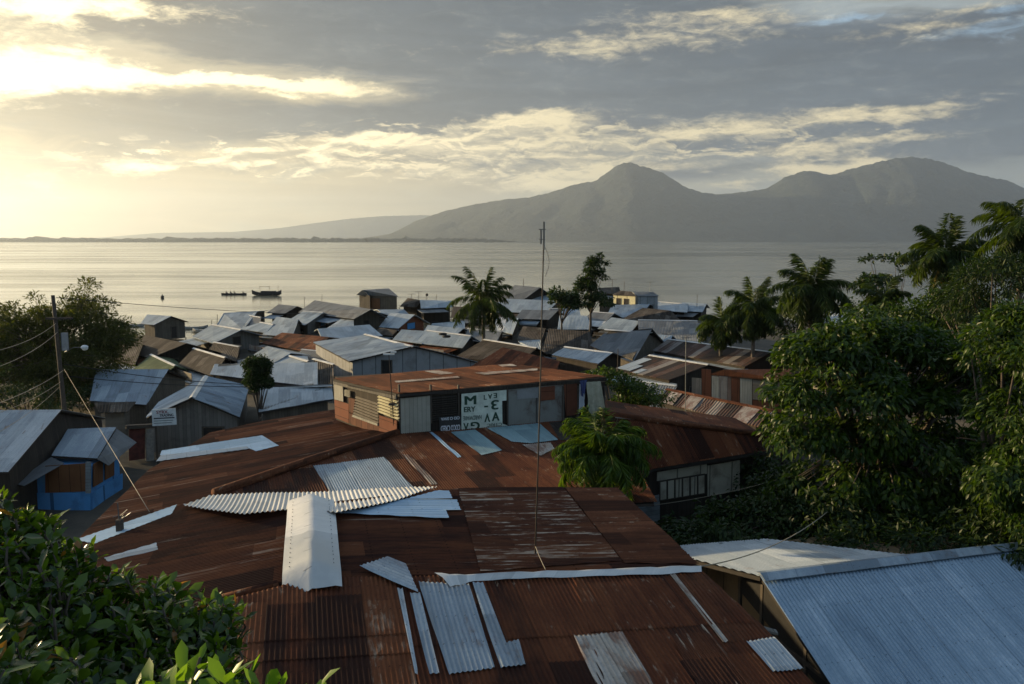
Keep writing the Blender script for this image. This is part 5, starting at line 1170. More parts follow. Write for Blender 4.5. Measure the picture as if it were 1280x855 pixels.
# red gate and old sheds beside it
gp1, gp2 = pz(160, 578, .8), pz(192, 574, .8)
GP = vplane(gp1, gp2); gd_ = (gp2 - gp1).normalized(); gn = Vector((gd_.y, -gd_.x, 0))
gt = thing('gate', 'dull red sheet gate with a concrete post beside the lettered shop house', 'gate', gp1)
wp('gate_leaf', GP, gn, [(161, 536), (181, 534), (181, 573), (161, 576)], 'gate_red', gt, .05)
wp('post', GP, gn, [(182, 535), (192, 534), (192, 575), (182, 576)], 'concrete', gt, .25)
wp('top_rail', GP, gn, [(157, 531), (194, 529), (194, 533.5), (157, 535.5)], 'frame_wood', gt, .3)
os_ = dict(label='weathered slatted shed with a rusty lean roof between the pole and the red gate', quad=[(122, 503), (166, 502), (158, 512), (126, 513)], ze=3.0, pitch=12, roof='brown', wall='siding_wood', mirror=False, name='shed', cat='shed')
house(**os_)

# white lettered board of the shop house
sp = pd(205, 521, 48.6)
SPp = sign_plane(sp, Vector((math.cos(R(4)), math.sin(R(4)), 0))); sx_ = Vector((math.cos(R(4)), math.sin(R(4)), 0)); sn_ = Vector((sx_.y, -sx_.x, 0))
s2 = thing('signboard', 'white trading board with dark red and black lettering at the shop house corner', 'sign', sp)
wp('board', SPp, sn_, [(190, 512), (219.5, 510), (221, 530.5), (191, 532.5)], 'white_paint', s2, .05)
write(s2, 'lettering', 'ink_red', SPp, sn_, sx_, [('SYRX.', 203.5, 514.8, 15, 4.0, 2, 0)], .052)
write(s2, 'lettering', 'ink_black', SPp, sn_, sx_, [('TRADING', 208.5, 518.8, 17, 3.4, 2, 0)], .052)
for row, (py, x1_) in enumerate(((523.0, 218.5), (526.2, 217.0), (529.0, 215.0))):
    p, q = SPp.hit(192.5, py), SPp.hit(x1_, py - (x1_ - 192) * .05)
    MB().box((p + q) / 2 + sn_ * .053, (q - p) / 2, (0, 0, .034 if row == 0 else .018), sn_ * .003).build('small_print', 'ink_black' if row == 0 else 'sign_grey', s2)
MB().box(sp + Vector((0, 0, -1.6)) - sn_ * .06 - sx_ * .5, sx_ * .05, sn_ * .05, (0, 0, 1.5)).build('post', 'frame_wood', s2)
# pale box wall beside the grey lean roof
bx = pz(695, 408, 1.2)
tag(MB().box(bx + Vector((0, 1, 1.2)), (.9, 0, 0), (0, .9, 0), (0, 0, 1.3)).box(bx + Vector((0, 1, 2.55)), (1.0, 0, 0), (0, 1.0, 0), (0, 0, .06)).build('box_wall', 'grey_wall', origin=bx), 'pale grey box wall beside the grey lean roof, right of the mast', 'water tank')

# ------------------------------------------------------------------ mast, poles, wires
mb_, mt_ = Cpl.hit(669, 694), pd(680, 283, 14.6)
ms = thing('antenna_mast', 'tall thin antenna mast standing on the rusty roof in front', 'antenna', mb_)
MB().tube([mb_, mb_.lerp(mt_, .5) + Vector((.01, 0, 0)), mt_],   .015, .011, 8).build('pole', 'frame_wood', ms, True)
an = MB(); ax = Vector((1, 0, 0))
top = mt_
an.tube([top - ax * .09 - Vector((0, 0, .05)), top + ax * .03 - Vector((0, 0, .05))], .008)
an.tube([top - ax * .05 - Vector((0, 0, .30)), top - ax * .05 - Vector((0, 0, .05))], .017)
an.tube([top + ax * .0 - Vector((0, 0, .40)), top + ax * .0 + Vector((0, 0, .08))], .016)
an.tube([top - ax * .08 - Vector((0, 0, .22)), top + ax * .02 - Vector((0, 0, .22))], .008)
an.build('aerial', 'pole_metal', ms)
lp = [top - Vector((0, 0, .35)) + ax * .02 + Vector((math.sin(k / 8 * 3.1) * .07, 0, -k / 8 * .5)) for k in range(9)]
MB().tube(lp, .004, n=5).build('cable', 'wire_black', ms)
def wire(a, b, sagm, r, m, label, group=None, name='wire'):
    pts = [a.lerp(b, k / 14) - Vector((0, 0, sagm * 4 * (k / 14) * (1 - k / 14))) for k in range(15)]
    o = MB().tube(pts, r, n=5).build(name, m, origin=a, smooth=True); tag(o, label, 'wire', group); return o
wire(mb_.lerp(mt_, .03), Fpl.hit(682, 716) + Vector((0, 0, .06)), .02, .007, 'wire_pale', 'short slack stay wire at the foot of the antenna mast')
PY = 48
pb, pt = pd(84, 520, PY), pd(66, 369, PY)
pb.z = .6
up_ = thing('utility_pole', 'leaning wooden utility pole with a street lamp in front of the left tree', 'utility pole', pb)
MB().tube([pb, pb.lerp(pt, .5), pt], .15, .10, 10).build('pole', 'pole_wood', up_, True)
la, lb = pd(81, 440, PY), pd(103, 434, PY - .6)
MB().tube([la, la.lerp(lb, .5) + Vector((0, 0, .12)), lb], .025, n=6).build('lamp_arm', 'pole_metal', up_)
lh = MB().ball(lb + Vector((.12, 0, 0)), .20, 10, 8, .62).build('lamp_head', 'white_paint', up_, True)
MB().ball(lb + Vector((.14, 0, -.07)), .165, 10, 8, .7).build('lamp_glass', 'lamp_glass', lh, True)
MB().box(pd(81, 427, PY - .25), (.16, 0, 0), (0, .12, 0), (0, 0, .5)).build('meter_box', 'grey_wall', up_)
MB().box(pd(74, 398, PY - .2), (.7, .1, 0), (0, .05, 0), (0, 0, .06)).build('crossarm', 'pole_wood', up_)
wire(pd(80, 461, PY), Lpl.hit(187, 645) + Vector((0, 0, .1)), .02, .0075, 'wire_pale', 'pale guy wire from the utility pole down to the front rusty roof')
PWG = 'wires fanning left from the pole'
wire(pd(79, 463, PY), pd(-40, 517, PY - 20), .2, .014, 'wire_pale', 'upper pale wire running left below the lamp', PWG)
wire(pd(76, 477, PY), pd(-40, 527, PY - 18), .25, .012, 'wire_pale', 'middle pale wire running left below the lamp', PWG)
wire(pd(74, 484, PY), pd(-40, 560, PY - 20), .25, .011, 'wire_pale', 'lowest pale wire running left below the lamp', PWG)
wire(pd(70, 404, PY), pd(-40, 445, PY - 22), .3, .012, 'wire_pale', 'wire running left across the tree from the crossarm', PWG)
wire(pd(72, 415, PY), pd(-40, 470, PY - 22), .3, .012, 'wire_pale', 'second wire running left across the tree, just under the crossarm', PWG)
BWG = 'black cables over the roofs'
wire(pd(80, 455, PY), pd(420, 480, 60), .5, .022, 'wire_black', 'upper black cable crossing the roofs towards the sign building', BWG)
wire(pd(82, 470, PY), pd(420, 481, 58), .35, .022, 'wire_black', 'lower black cable crossing the roofs towards the sign building', BWG)
wire(pd(70, 372, PY), pd(470, 391, 130), .5, .02, 'wire_black', 'thin dark wire passing in front of the water, left', BWG)
wire(Cpl.hit(876, 708), pd(1034, 640, 23), .25, .012, 'wire_pale', 'loose wire from the front rusty roof corner to the leafy tree')
wire(pd(812, 632, 28), pd(985, 596, 27), .1, .008, 'wire_pale', 'thin wire across the dark bushes below the window row')
# short antenna beside the sign building and a bent one on the front roof
ab = Dpl.hit(493, 540); at_ = pd(486, 442, ab.y - .4)
am = thing('antenna_mast', 'short thin antenna with a flat bracket at the corner of the sign building', 'antenna', ab)
MB().tube([ab, ab.lerp(at_, .5), at_], .022, .016, 6).build('pole', 'pole_wood', am)
MB().box(at_ + Vector((0, 0, -.02)), (.2, 0, 0), (0, .03, 0), (0, 0, .03)).box(at_ + Vector((.17, 0, .06)), (.1, 0, 0), (0, .03, 0), (0, 0, .03)).build('bracket', 'white_paint', am)
MB().box(ab.lerp(at_, .36), (.13, 0, 0), (0, .05, 0), (0, 0, .04)).build('bracket', 'pole_wood', am)
tb_ = Lpl.hit(150, 664)
ta = thing('scrap_aerial', 'small broken aerial standing on the left end of the front rusty roof', 'antenna', tb_)
MB().box(tb_ + Vector((0, 0, .12)), (.06, 0, 0), (0, .06, 0), (0, 0, .14)).build('base', 'pole_wood', ta)
tw = MB(); rs = random.Random(9)
for k in range(6): tw.tube([tb_ + Vector((0, 0, .2 + k * .03)), tb_ + Vector((rs.uniform(-.2, .35), rs.uniform(-.1, .1), .3 + rs.uniform(0, .25)))], .006, n=4)
tw.tube([tb_, tb_ + Vector((-.02, 0, .62))], .012, n=5); tw.build('rods', 'pole_metal', ta)
# thin poles and aerials standing among the far roofs
FP = 'thin poles among the far roofs'
for (px, py0, py1, Y, lab, bar) in ((380, 384, 371, 165, 'crooked thin pole left of the long slate roof', 0), (402, 378, 368, 165, 'thin pole on the ridge of the long slate roof', 0), (271, 406, 393, 128, 'thin bare pole by the water at the left shore row', 0),
      (264, 407, 400, 126, 'short dark mooring post at the left shore row', 0), (523, 376, 364, 165, 'aerial with a crossbar above the shore clutter', 1), (514, 377, 367, 165, 'thin pole with crossbar left of the taller aerial over the clutter', 1),
      (533, 377, 368.5, 165, 'pole with dark knob above the dark plank house', 2), (545, 377, 368, 165, 'thin pole right of the dark knobbed pole', 0), (654, 357, 348, 150, 'thin pole on the tall slate gable', 0), (812, 365, 352, 150, 'white topped aerial on the grey roof beside the yellow house', 1),
      (765, 361, 349, 150, 'aerial behind the tall dark shore tree', 1), (780, 361, 352, 150, 'thin aerial above the yellow house', 0), (871, 388, 368, 140, 'dark pole at the right shore left of the small palms', 0), (857, 505, 420, 47, 'thin pale pole rising from the long low striped roof', 1), (772, 455, 436, 56, 'short pole in front of the ribbed grey-brown roof', 0)):
    a, b = pd(px, py0, Y), pd(px + .6, py1, Y)
    a.z -= .6
    o = MB().tube([a, b], .045 if Y > 80 else .022, n=5)
    if bar == 1: o.tube([b + Vector((-.8 if Y > 80 else -.3, 0, -.1)), b + Vector((.8 if Y > 80 else .3, 0, -.1))], .035 if Y > 80 else .015, n=5)
    if bar == 2: o.ball(b, .28)
    tag(o.build('thin_pole', 'frame_wood' if 'pale' not in lab and 'white' not in lab else 'pole_metal', origin=a), lab, 'pole', FP)

# ------------------------------------------------------------------ boats
def hull(L, W, H, rise, name, m, parent, base, tx, ty):
    V, Fc = [], []; n = 15; k = 7
    for i in range(n):
        t = i / (n - 1) * 2 - 1; w = W / 2 * (1 - abs(t) ** 2.4) + .03; zt = H + rise * abs(t) ** 3; zb = (rise * .75) * abs(t) ** 4 - .12
        for j in range(k):
            a = math.pi * j / (k - 1); V.append(base + tx * (t * L / 2) + ty * (-math.cos(a) * w) + Vector((0, 0, zt - (zt - zb) * math.sin(a) ** .7)))
    for i in range(n - 1):
        for j in range(k - 1): Fc.append((i * k + j, i * k + j + 1, (i + 1) * k + j + 1, (i + 1) * k + j))
        Fc.append((i * k + k - 1, i * k, (i + 1) * k, (i + 1) * k + k - 1))
    Fc += [tuple(range(k)), tuple((n - 1) * k + j for j in range(k))[::-1]]
    return obj(name, V, Fc, m, parent, None, False)
X1, Y1 = Vector((1, 0, 0)), Vector((0, 1, 0))
bp = pz(333.5, 369.5, 0)
bt = thing('outrigger_boat', 'dark outrigger boat with a pole frame anchored on the calm water', 'boat', bp)
hull(7.6, 1.1, .75, .75, 'hull', 'boat_hull', bt, bp, X1, Y1)
MB().box(bp + Vector((.5, 0, .95)), (1.9, 0, 0), (0, .45, 0), (0, 0, .25)).build('cabin', 'boat_hull', bt)
fr = MB()
for x in (-1.7, .75): fr.tube([bp + Vector((x, 0, .6)), bp + Vector((x, 0, 2.5))], .045)
fr.tube([bp + Vector((-1.9, 0, 2.35)), bp + Vector((.85, 0, 2.35))], .045); fr.tube([bp + Vector((3.0, 0, .6)), bp + Vector((3.0, 0, 2.7))], .04)
fr.build('pole_frame', 'bamboo', bt)
ou = MB()
for s in (-1, 1): ou.tube([bp + Vector((-2.8, s * 1.9, .05)), bp + Vector((2.8, s * 1.9, .05))], .07)
for x in (-1.8, 1.8): ou.tube([bp + Vector((x, -1.9, .1)), bp + Vector((x, 0, .75)), bp + Vector((x, 1.9, .1))], .04)
ou.build('outrigger', 'bamboo', bt)
cp = pz(292.5, 368.5, 0)
cn = thing('canoe', 'long low dark canoe carrying four seated people', 'boat', cp)
hull(6.6, .8, .38, .1, 'hull', 'boat_hull', cn, cp, X1, Y1)
ou = MB()
ou.tube([cp + Vector((-2.2, 1.3, .05)), cp + Vector((2.2, 1.3, .05))], .06)
for x in (-1.2, 1.2): ou.tube([cp + Vector((x, 0, .4)), cp + Vector((x, 1.3, .08))], .03)
ou.build('outrigger', 'bamboo', cn)
def sitter():
    J = {'pelvis': (0, 0, .12, .15), 'waist': (.0, 0, .32, .125), 'chest': (.04, 0, .52, .15), 'neck': (.06, 0, .68, .06), 'head': (.08, 0, .80, .10), 'crown': (.08, 0, .88, .085),
         'shl': (.03, .18, .60, .06), 'ell': (.12, .24, .38, .045), 'hal': (.34, .18, .32, .04), 'shr': (.03, -.18, .60, .06), 'elr': (.12, -.24, .38, .045), 'har': (.34, -.18, .32, .04),
         'kl': (.40, .12, .30, .075), 'fl': (.52, .12, .0, .05), 'kr': (.40, -.12, .30, .075), 'fr': (.52, -.12, .0, .05)}
    E = [('pelvis', 'waist'), ('waist', 'chest'), ('chest', 'neck'), ('neck', 'head'), ('head', 'crown'), ('chest', 'shl'), ('shl', 'ell'), ('ell', 'hal'), ('chest', 'shr'), ('shr', 'elr'), ('elr', 'har'),
         ('pelvis', 'kl'), ('kl', 'fl'), ('pelvis', 'kr'), ('kr', 'fr')]
    ks = list(J); me = bpy.data.meshes.new('person'); me.from_pydata([J[k][:3] for k in ks], [(ks.index(a), ks.index(b)) for a, b in E], [])
    o = bpy.data.objects.new('person', me); COL.objects.link(o)
    md = o.modifiers.new('skin', 'SKIN'); 
    for i, k in enumerate(ks):
        v = me.skin_vertices[0].data[i]; v.radius = (J[k][3], J[k][3]); v.use_root = (k == 'pelvis')
    o.modifiers.new('sub', 'SUBSURF').levels = 1
    dg = bpy.context.evaluated_depsgraph_get(); dg.update()
    m2 = bpy.data.meshes.new_from_object(o.evaluated_get(dg)); bpy.data.objects.remove(o)
    m2.materials.clear(); m2.materials.append(M['shirt_dark']); m2.materials.append(M['skin'])
    for p in m2.polygons: p.material_index = 1 if p.center.z > .66 or p.center.x > .26 and p.center.z > .27 and abs(p.center.y) > .15 else 0
    return m2
pm = None
try: pm = sitter()
except Exception as e: print('sitter failed', e)
if pm:
    for i, (dx, lab) in enumerate(((-2.1, 'person in dark clothes seated first from the left in the canoe'), (-.95, 'person in dark clothes seated second from the left in the canoe'), (0.0, 'person in dark clothes seated in the middle of the canoe'), (2.3, 'person in dark clothes seated alone at the right end of the canoe'))):
        o = bpy.data.objects.new('person', pm); COL.objects.link(o); o.location = cp + Vector((dx, 0, .22)); o.rotation_euler = (0, 0, .1 * i)
        tag(o, lab, 'person', 'people in the canoe')
for (px, py, L, rz, lab) in ((243, 411, 4.2, .4, 'small pale outrigger moored right of the small stilt house'), (254, 415, 3.8, -.3, 'second small pale boat moored nearer the grey plank house'), (166, 408, 3.8, .2, 'small pale boat in the bright water left of the small stilt house')):
    p = pz(px, py, 0.02); tx = Vector((math.cos(rz), math.sin(rz), 0)); ty = Vector((-tx.y, tx.x, 0))
    b = thing('moored_boat', lab, 'boat', p, 'small boats by the stilt house')
    hull(L, .7, .35, .25, 'hull', 'boat_pale', b, p, tx, ty)
    o = MB()
    for s in (-1, 1): o.tube([p + ty * (1.2 * s) - tx * 1.2 + Vector((0, 0, .06)), p + ty * (1.2 * s) + tx * 1.2 + Vector((0, 0, .06))], .05)
    for x in (-.8, .8): o.tube([p + tx * x - ty * 1.2 + Vector((0, 0, .1)), p + tx * x + Vector((0, 0, .4)), p + tx * x + ty * 1.2 + Vector((0, 0, .1))], .03)
    o.build('outrigger', 'bamboo', b)
jt = thing('jetty', 'dark plank jetty on posts along the shore behind the bright tin roof', 'jetty', pz(548, 391, .2))
ja, jb_ = pz(498, 388.5, .95), pz(603, 389.5, .95); jdir = (jb_ - ja); jdir.z = 0; jdir.normalize(); jside = Vector((-jdir.y, jdir.x, 0))
MB().box((ja + jb_) / 2, (jb_ - ja) / 2, jside * .6, (0, 0, .05)).build('deck', 'wood_dark', jt)
rs = random.Random(12); Lj = (jb_ - ja).length
for k in range(9):
    for sd_ in (-1, 1):
        p = ja + jdir * (Lj * k / 8) + jside * (.55 * sd_); MB().tube([(p.x, p.y, -1.5), (p.x + rs.uniform(-.1, .1), p.y, .95 + (rs.uniform(.6, 1.9) if rs.random() < .5 else .05))], .06, n=5).build('post', 'frame_wood', jt)
q = pz(203, 372.5, 0); fb_ = MB().ball(q + Vector((0, 0, .25)), .45, 10, 8, .9); fb_.tube([q + Vector((0, 0, .5)), q + Vector((0, 0, .95))], .1)
tag(fb_.build('buoy', 'boat_hull', origin=q), 'dark round buoy floating alone on the pale water', 'buoy')

# ------------------------------------------------------------------ trees
def leaves(P, A, N, L, W, curl=.2, fine=False):
    """leaf blades: base points P, axes A, normals N, lengths L, widths W; returns V, F (each leaf its own island)"""
    n = len(P); S = np.cross(A, N); S /= np.linalg.norm(S, axis=1, keepdims=True) + 1e-9
    L = L[:, None]; W = W[:, None]
    curl = curl * np.random.RandomState(n).uniform(-.3, 2.2, (n, 1))
    dn = -curl * L * N
    if fine:
        v = np.stack([P, P + A * L * .30 + S * W * .42 + N * W * .12, P + A * L * .68 + S * W * .5 + N * W * .10 + dn * .35, P + A * L + dn,
                      P + A * L * .68 - S * W * .5 + N * W * .10 + dn * .35, P + A * L * .30 - S * W * .42 + N * W * .12, P + A * L * .5 + dn * .12], 1)
        f = np.array([[0, 6, 1], [1, 6, 2], [2, 6, 3], [3, 6, 4], [4, 6, 5], [5, 6, 0]])
        k = 7
    else:
        v = np.stack([P, P + A * L * .45 + S * W * .5 + N * W * .15 + dn * .2, P + A * L + dn, P + A * L * .45 - S * W * .5 + N * W * .15 + dn * .2], 1)
        f = np.array([[0, 2, 1], [0, 3, 2]]); k = 4
    return v.reshape(-1, 3), (f[None] + (np.arange(n) * k)[:, None, None]).reshape(-1, 3)
def unit(a): return a / (np.linalg.norm(a, axis=-1, keepdims=True) + 1e-9)
def crown_pts(rs, lobes, nclump, shell=.55, wild=.16):
    """clump centres through the volume of several lobes (centre, radii)"""
    vol = np.array([l[1][0] * l[1][1] * l[1][2] for l in lobes]) ** .8; out = []
    for _ in range(nclump):
        l = lobes[rs.choice(len(lobes), p=vol / vol.sum())]
        d = unit(rs.normal(size=3)); d[2] = d[2] if d[2] > -.55 else -d[2] * .6
        r = shell + (1 - shell) * rs.rand() ** .7
        if rs.rand() < wild: r = 1.0 + .38 * rs.rand()
        out.append(np.array(l[0]) + d * np.array(l[1]) * r)
    return np.array(out)
def tree(name, label, base, lobes, nclump, per, clump_r, leaf_l, leaf_w, m, seed, trunk_r=.2, droop=.5, group='trees around the town', fine=False, cat='tree', curl=.25, flat=.75, limbs=14, fork=.45, shell=.5, twigs=False, wild=.16):
    rs = np.random.RandomState(seed)
    t = thing(name, label, cat, base, group)
    C = crown_pts(rs, lobes, nclump, shell, wild)
    cr = clump_r * (.6 + .8 * rs.rand(nclump))
    cen = np.mean([l[0] for l in lobes], axis=0)
    P = []; A = []
    for c, r in zip(C, cr):
        d = unit(rs.normal(size=(per, 3))); q = c + d * (r * rs.rand(per, 1) ** .45) * np.array([1, 1, flat])
        out = unit(q - c + .5 * (c - cen) / (np.linalg.norm(c - cen) + .1) * r); P.append(q); A.append(out)
    P = np.concatenate(P); A = np.concatenate(A)
    A = unit(A + rs.normal(size=A.shape) * .45 + np.array([0, 0, -droop]))
    N = unit(rs.normal(size=A.shape) * .55 + np.array([0, 0, 1.0])); N = unit(N - A * (N * A).sum(1, keepdims=True))
    n = len(P); q_ = rs.rand(n); L = leaf_l * (.45 + .95 * q_); W = leaf_w * (.45 + .85 * q_) * (.8 + .4 * rs.rand(n))
    V, Fc = leaves(P, A, N, L, W, curl, fine)
    npmesh('crown', V, Fc, m, t)
    tb = MB(); b = Vector(base); top = Vector(cen)
    zl = min(l[0][2] - l[1][2] for l in lobes)
    mid = b.lerp(top, fork) + Vector((rs.uniform(-.2, .2), rs.uniform(-.2, .2), 0))
    tb.tube([b - Vector((0, 0, .3)), b.lerp(mid, .5) + Vector((trunk_r * .5, 0, 0)), mid], trunk_r * 1.25, trunk_r * .8, 10)
    for c in C[rs.choice(nclump, min(limbs, nclump), replace=False)]:
        c = Vector(c); k = mid.lerp(c, .5) + Vector((rs.uniform(-.3, .3), rs.uniform(-.3, .3), rs.uniform(0, .4))) * clump_r
        tb.tube([mid - Vector((0, 0, rs.rand() * .4)), k, c], trunk_r * .5, trunk_r * .08, 6)
    if twigs:
        for c in C: 
            c = Vector(c); q = c + (Vector(cen) - c) * .35; tb.tube([q, c], trunk_r * .10, trunk_r * .04, 4)
    tb.build('trunk', 'trunk', t, True)
    return t
def at(px, py, Y, rx, ry, rz):
    """a crown lobe centred on a photo point at distance Y; rx and rz in photo pixels, ry in metres"""
    p = pd(px, py, Y); k = Y / F; return (tuple(p), (rx * k, ry, rz * k))
def gpt(px, Y, dz=0.0):
    p = pd(px, 500, Y); return (p.x, Y, ground_h(p.x, Y) + dz)

tree('feathery_tree', 'large feathery olive-green tree behind the utility pole at the left edge', gpt(75, 66), [at(30, 425, 66, 48, 4, 42), at(92, 408, 66, 46, 4, 42), at(120, 450, 65, 44, 4, 42), at(40, 470, 64, 60, 4, 40), at(100, 485, 64, 40, 3.5, 26), at(-20, 440, 66, 40, 4, 50), at(140, 425, 66, 24, 3, 26)],
     560, 110, .8, .30, .10, 'leaf_fine', 21, .32, .25, limbs=30, fork=.5, flat=.55, shell=.35, twigs=True)
tree('dark_bush', 'dark low bushes under the feathery tree behind the pale roof at the left edge', gpt(30, 56), [at(10, 498, 56, 60, 1.5, 18), at(70, 500, 58, 46, 1.5, 20), at(112, 500, 60, 24, 1.5, 20), at(-50, 480, 56, 50, 2, 34)], 110, 60, .7, .2, .09, 'leaf_dark', 45, .1, .5, cat='bush')
tree('round_tree', 'small round dark tree in front of the light blue lean-to roof', gpt(322, 54), [at(322, 458, 54, 15, .8, 12), at(322, 476, 54, 16, .8, 18)], 90, 150, .30, .15, .075, 'leaf_dark', 22, .09, .3, wild=.02)
tree('tall_shore_tree', 'tall dark tree with clumped branches standing on the far shore', gpt(736, 112), [at(738, 335, 112, 8, .9, 16), at(752, 328, 112, 10, .9, 9), at(745, 345, 112, 13, 1, 12), at(733, 362, 112, 17, 1.6, 18), at(748, 376, 112, 18, 1.6, 12)], 90, 60, .60, .36, .2, 'leaf_dark', 23, .16, .2, limbs=26, shell=.5, flat=.6, wild=.06)
tree('shore_bush', 'round dark bush left of the tall shore tree', gpt(700, 110), [at(700, 376, 110, 15, 1.5, 11), at(716, 376, 110, 12, 1.4, 13)], 44, 80, .6, .34, .2, 'leaf_dark', 24, .15, .2, cat='bush')
tree('low_tree', 'low spreading green tree right of the hanging bedsheet', gpt(775, 40), [at(768, 478, 40, 26, 1.2, 12), at(795, 487, 40, 26, 1.0, 8), at(752, 470, 40, 14, 1.0, 8), at(815, 500, 41, 24, .9, 9), at(790, 500, 40, 22, .9, 10)], 90, 60, .42, .16, .08, 'leaf_tree', 25, .12, .3, flat=.5)
big_l = [at(1025, 440, 28, 40, 1.8, 26), at(1100, 425, 29.5, 44, 2, 26), at(1165, 445, 29, 40, 2, 30), at(1000, 490, 27, 32, 1.6, 22), at(1075, 480, 27.5, 50, 2, 30), at(1150, 505, 28, 50, 2, 30), at(1210, 480, 29, 36, 1.8, 36),
         at(1000, 545, 26.5, 38, 1.6, 26), at(1070, 545, 26.5, 46, 1.8, 26), at(1135, 560, 26.5, 46, 1.8, 28), at(1200, 560, 27, 36, 1.8, 30), at(1015, 600, 26.5, 40, 1.5, 22), at(1085, 605, 26, 48, 1.6, 24), at(1150, 615, 26, 44, 1.6, 24), at(1070, 650, 26, 46, 1.4, 20), at(1140, 655, 26, 40, 1.4, 18)]
tree('broadleaf_tree', 'big bushy broadleaf tree with drooping leaves filling the right side', gpt(1090, 28), big_l, 270, 170, .62, .23, .095, 'leaf_tree', 26, .28, .75, limbs=44, shell=.5, twigs=True, curl=.35, fine=True, flat=.5)
tree('broadleaf_tree', 'leafy tree cut by the right edge, beside the big broadleaf tree', gpt(1265, 24), [at(1262, 440, 24, 26, 1.4, 24), at(1285, 480, 24, 36, 1.6, 30), at(1258, 520, 23.5, 24, 1.4, 26), at(1284, 570, 23, 36, 1.6, 34), at(1256, 612, 22, 26, 1.4, 24), at(1280, 640, 22, 34, 1.4, 26), at(1270, 410, 25, 26, 1.8, 20)], 110, 150, .5, .19, .07, 'leaf_tree', 27, .2, .7, limbs=20, curl=.35, fine=True)
tree('hill_tree', 'dark tree between the yellow-fronded palm and the big broadleaf tree', gpt(1140, 44), [at(1140, 412, 44, 62, 2.5, 26), at(1095, 412, 46, 34, 2.2, 18), at(1195, 395, 44, 44, 2.5, 32), at(1060, 430, 42, 30, 2, 20)], 190, 55, .62, .24, .11, 'leaf_tree', 28, .22, .5, limbs=20)
tree('flat_topped_tree', 'thin tree with a flat layered top against the water, left of the yellow-fronded palm', gpt(1110, 62), [at(1105, 326, 62, 26, 1.6, 7), at(1120, 340, 62, 16, 1.2, 6), at(1095, 352, 60, 24, 1.6, 12)], 44, 42, .55, .26, .15, 'leaf_dark', 29, .13, .1, flat=.35, limbs=20)
tree('hill_tree', 'fine-leaved dark tree below the right edge palm', gpt(1245, 38), [at(1240, 350, 40, 48, 2.2, 34), at(1275, 345, 38, 34, 2, 40), at(1215, 385, 40, 36, 2, 30)], 150, 60, .5, .26, .06, 'leaf_dark', 30, .2, .6, limbs=16)
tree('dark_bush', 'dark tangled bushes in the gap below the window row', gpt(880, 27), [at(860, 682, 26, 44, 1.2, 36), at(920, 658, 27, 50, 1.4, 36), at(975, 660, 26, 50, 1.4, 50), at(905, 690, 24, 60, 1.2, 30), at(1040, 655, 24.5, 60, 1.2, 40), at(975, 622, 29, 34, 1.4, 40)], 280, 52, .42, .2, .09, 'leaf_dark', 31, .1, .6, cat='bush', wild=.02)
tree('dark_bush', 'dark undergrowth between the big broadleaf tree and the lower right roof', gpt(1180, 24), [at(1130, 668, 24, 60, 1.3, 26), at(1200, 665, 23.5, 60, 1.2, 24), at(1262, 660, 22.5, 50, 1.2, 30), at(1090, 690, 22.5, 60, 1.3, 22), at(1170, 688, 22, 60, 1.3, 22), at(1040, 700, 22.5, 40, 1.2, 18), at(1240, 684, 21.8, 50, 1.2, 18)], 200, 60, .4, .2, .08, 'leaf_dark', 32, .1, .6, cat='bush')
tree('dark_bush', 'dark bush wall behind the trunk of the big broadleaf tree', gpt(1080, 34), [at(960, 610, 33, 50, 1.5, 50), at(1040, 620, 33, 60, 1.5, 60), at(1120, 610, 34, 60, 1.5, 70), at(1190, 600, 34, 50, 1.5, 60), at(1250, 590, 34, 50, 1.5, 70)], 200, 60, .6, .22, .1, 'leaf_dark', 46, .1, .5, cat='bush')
tree('hill_tree', 'dense tree behind the small palms at the right shore', gpt(990, 82), [at(1000, 392, 84, 40, 3, 20), at(960, 405, 82, 30, 3, 20), at(1050, 392, 80, 34, 3, 16)], 90, 50, 1.0, .34, .16, 'leaf_dark', 33, .2, .4)
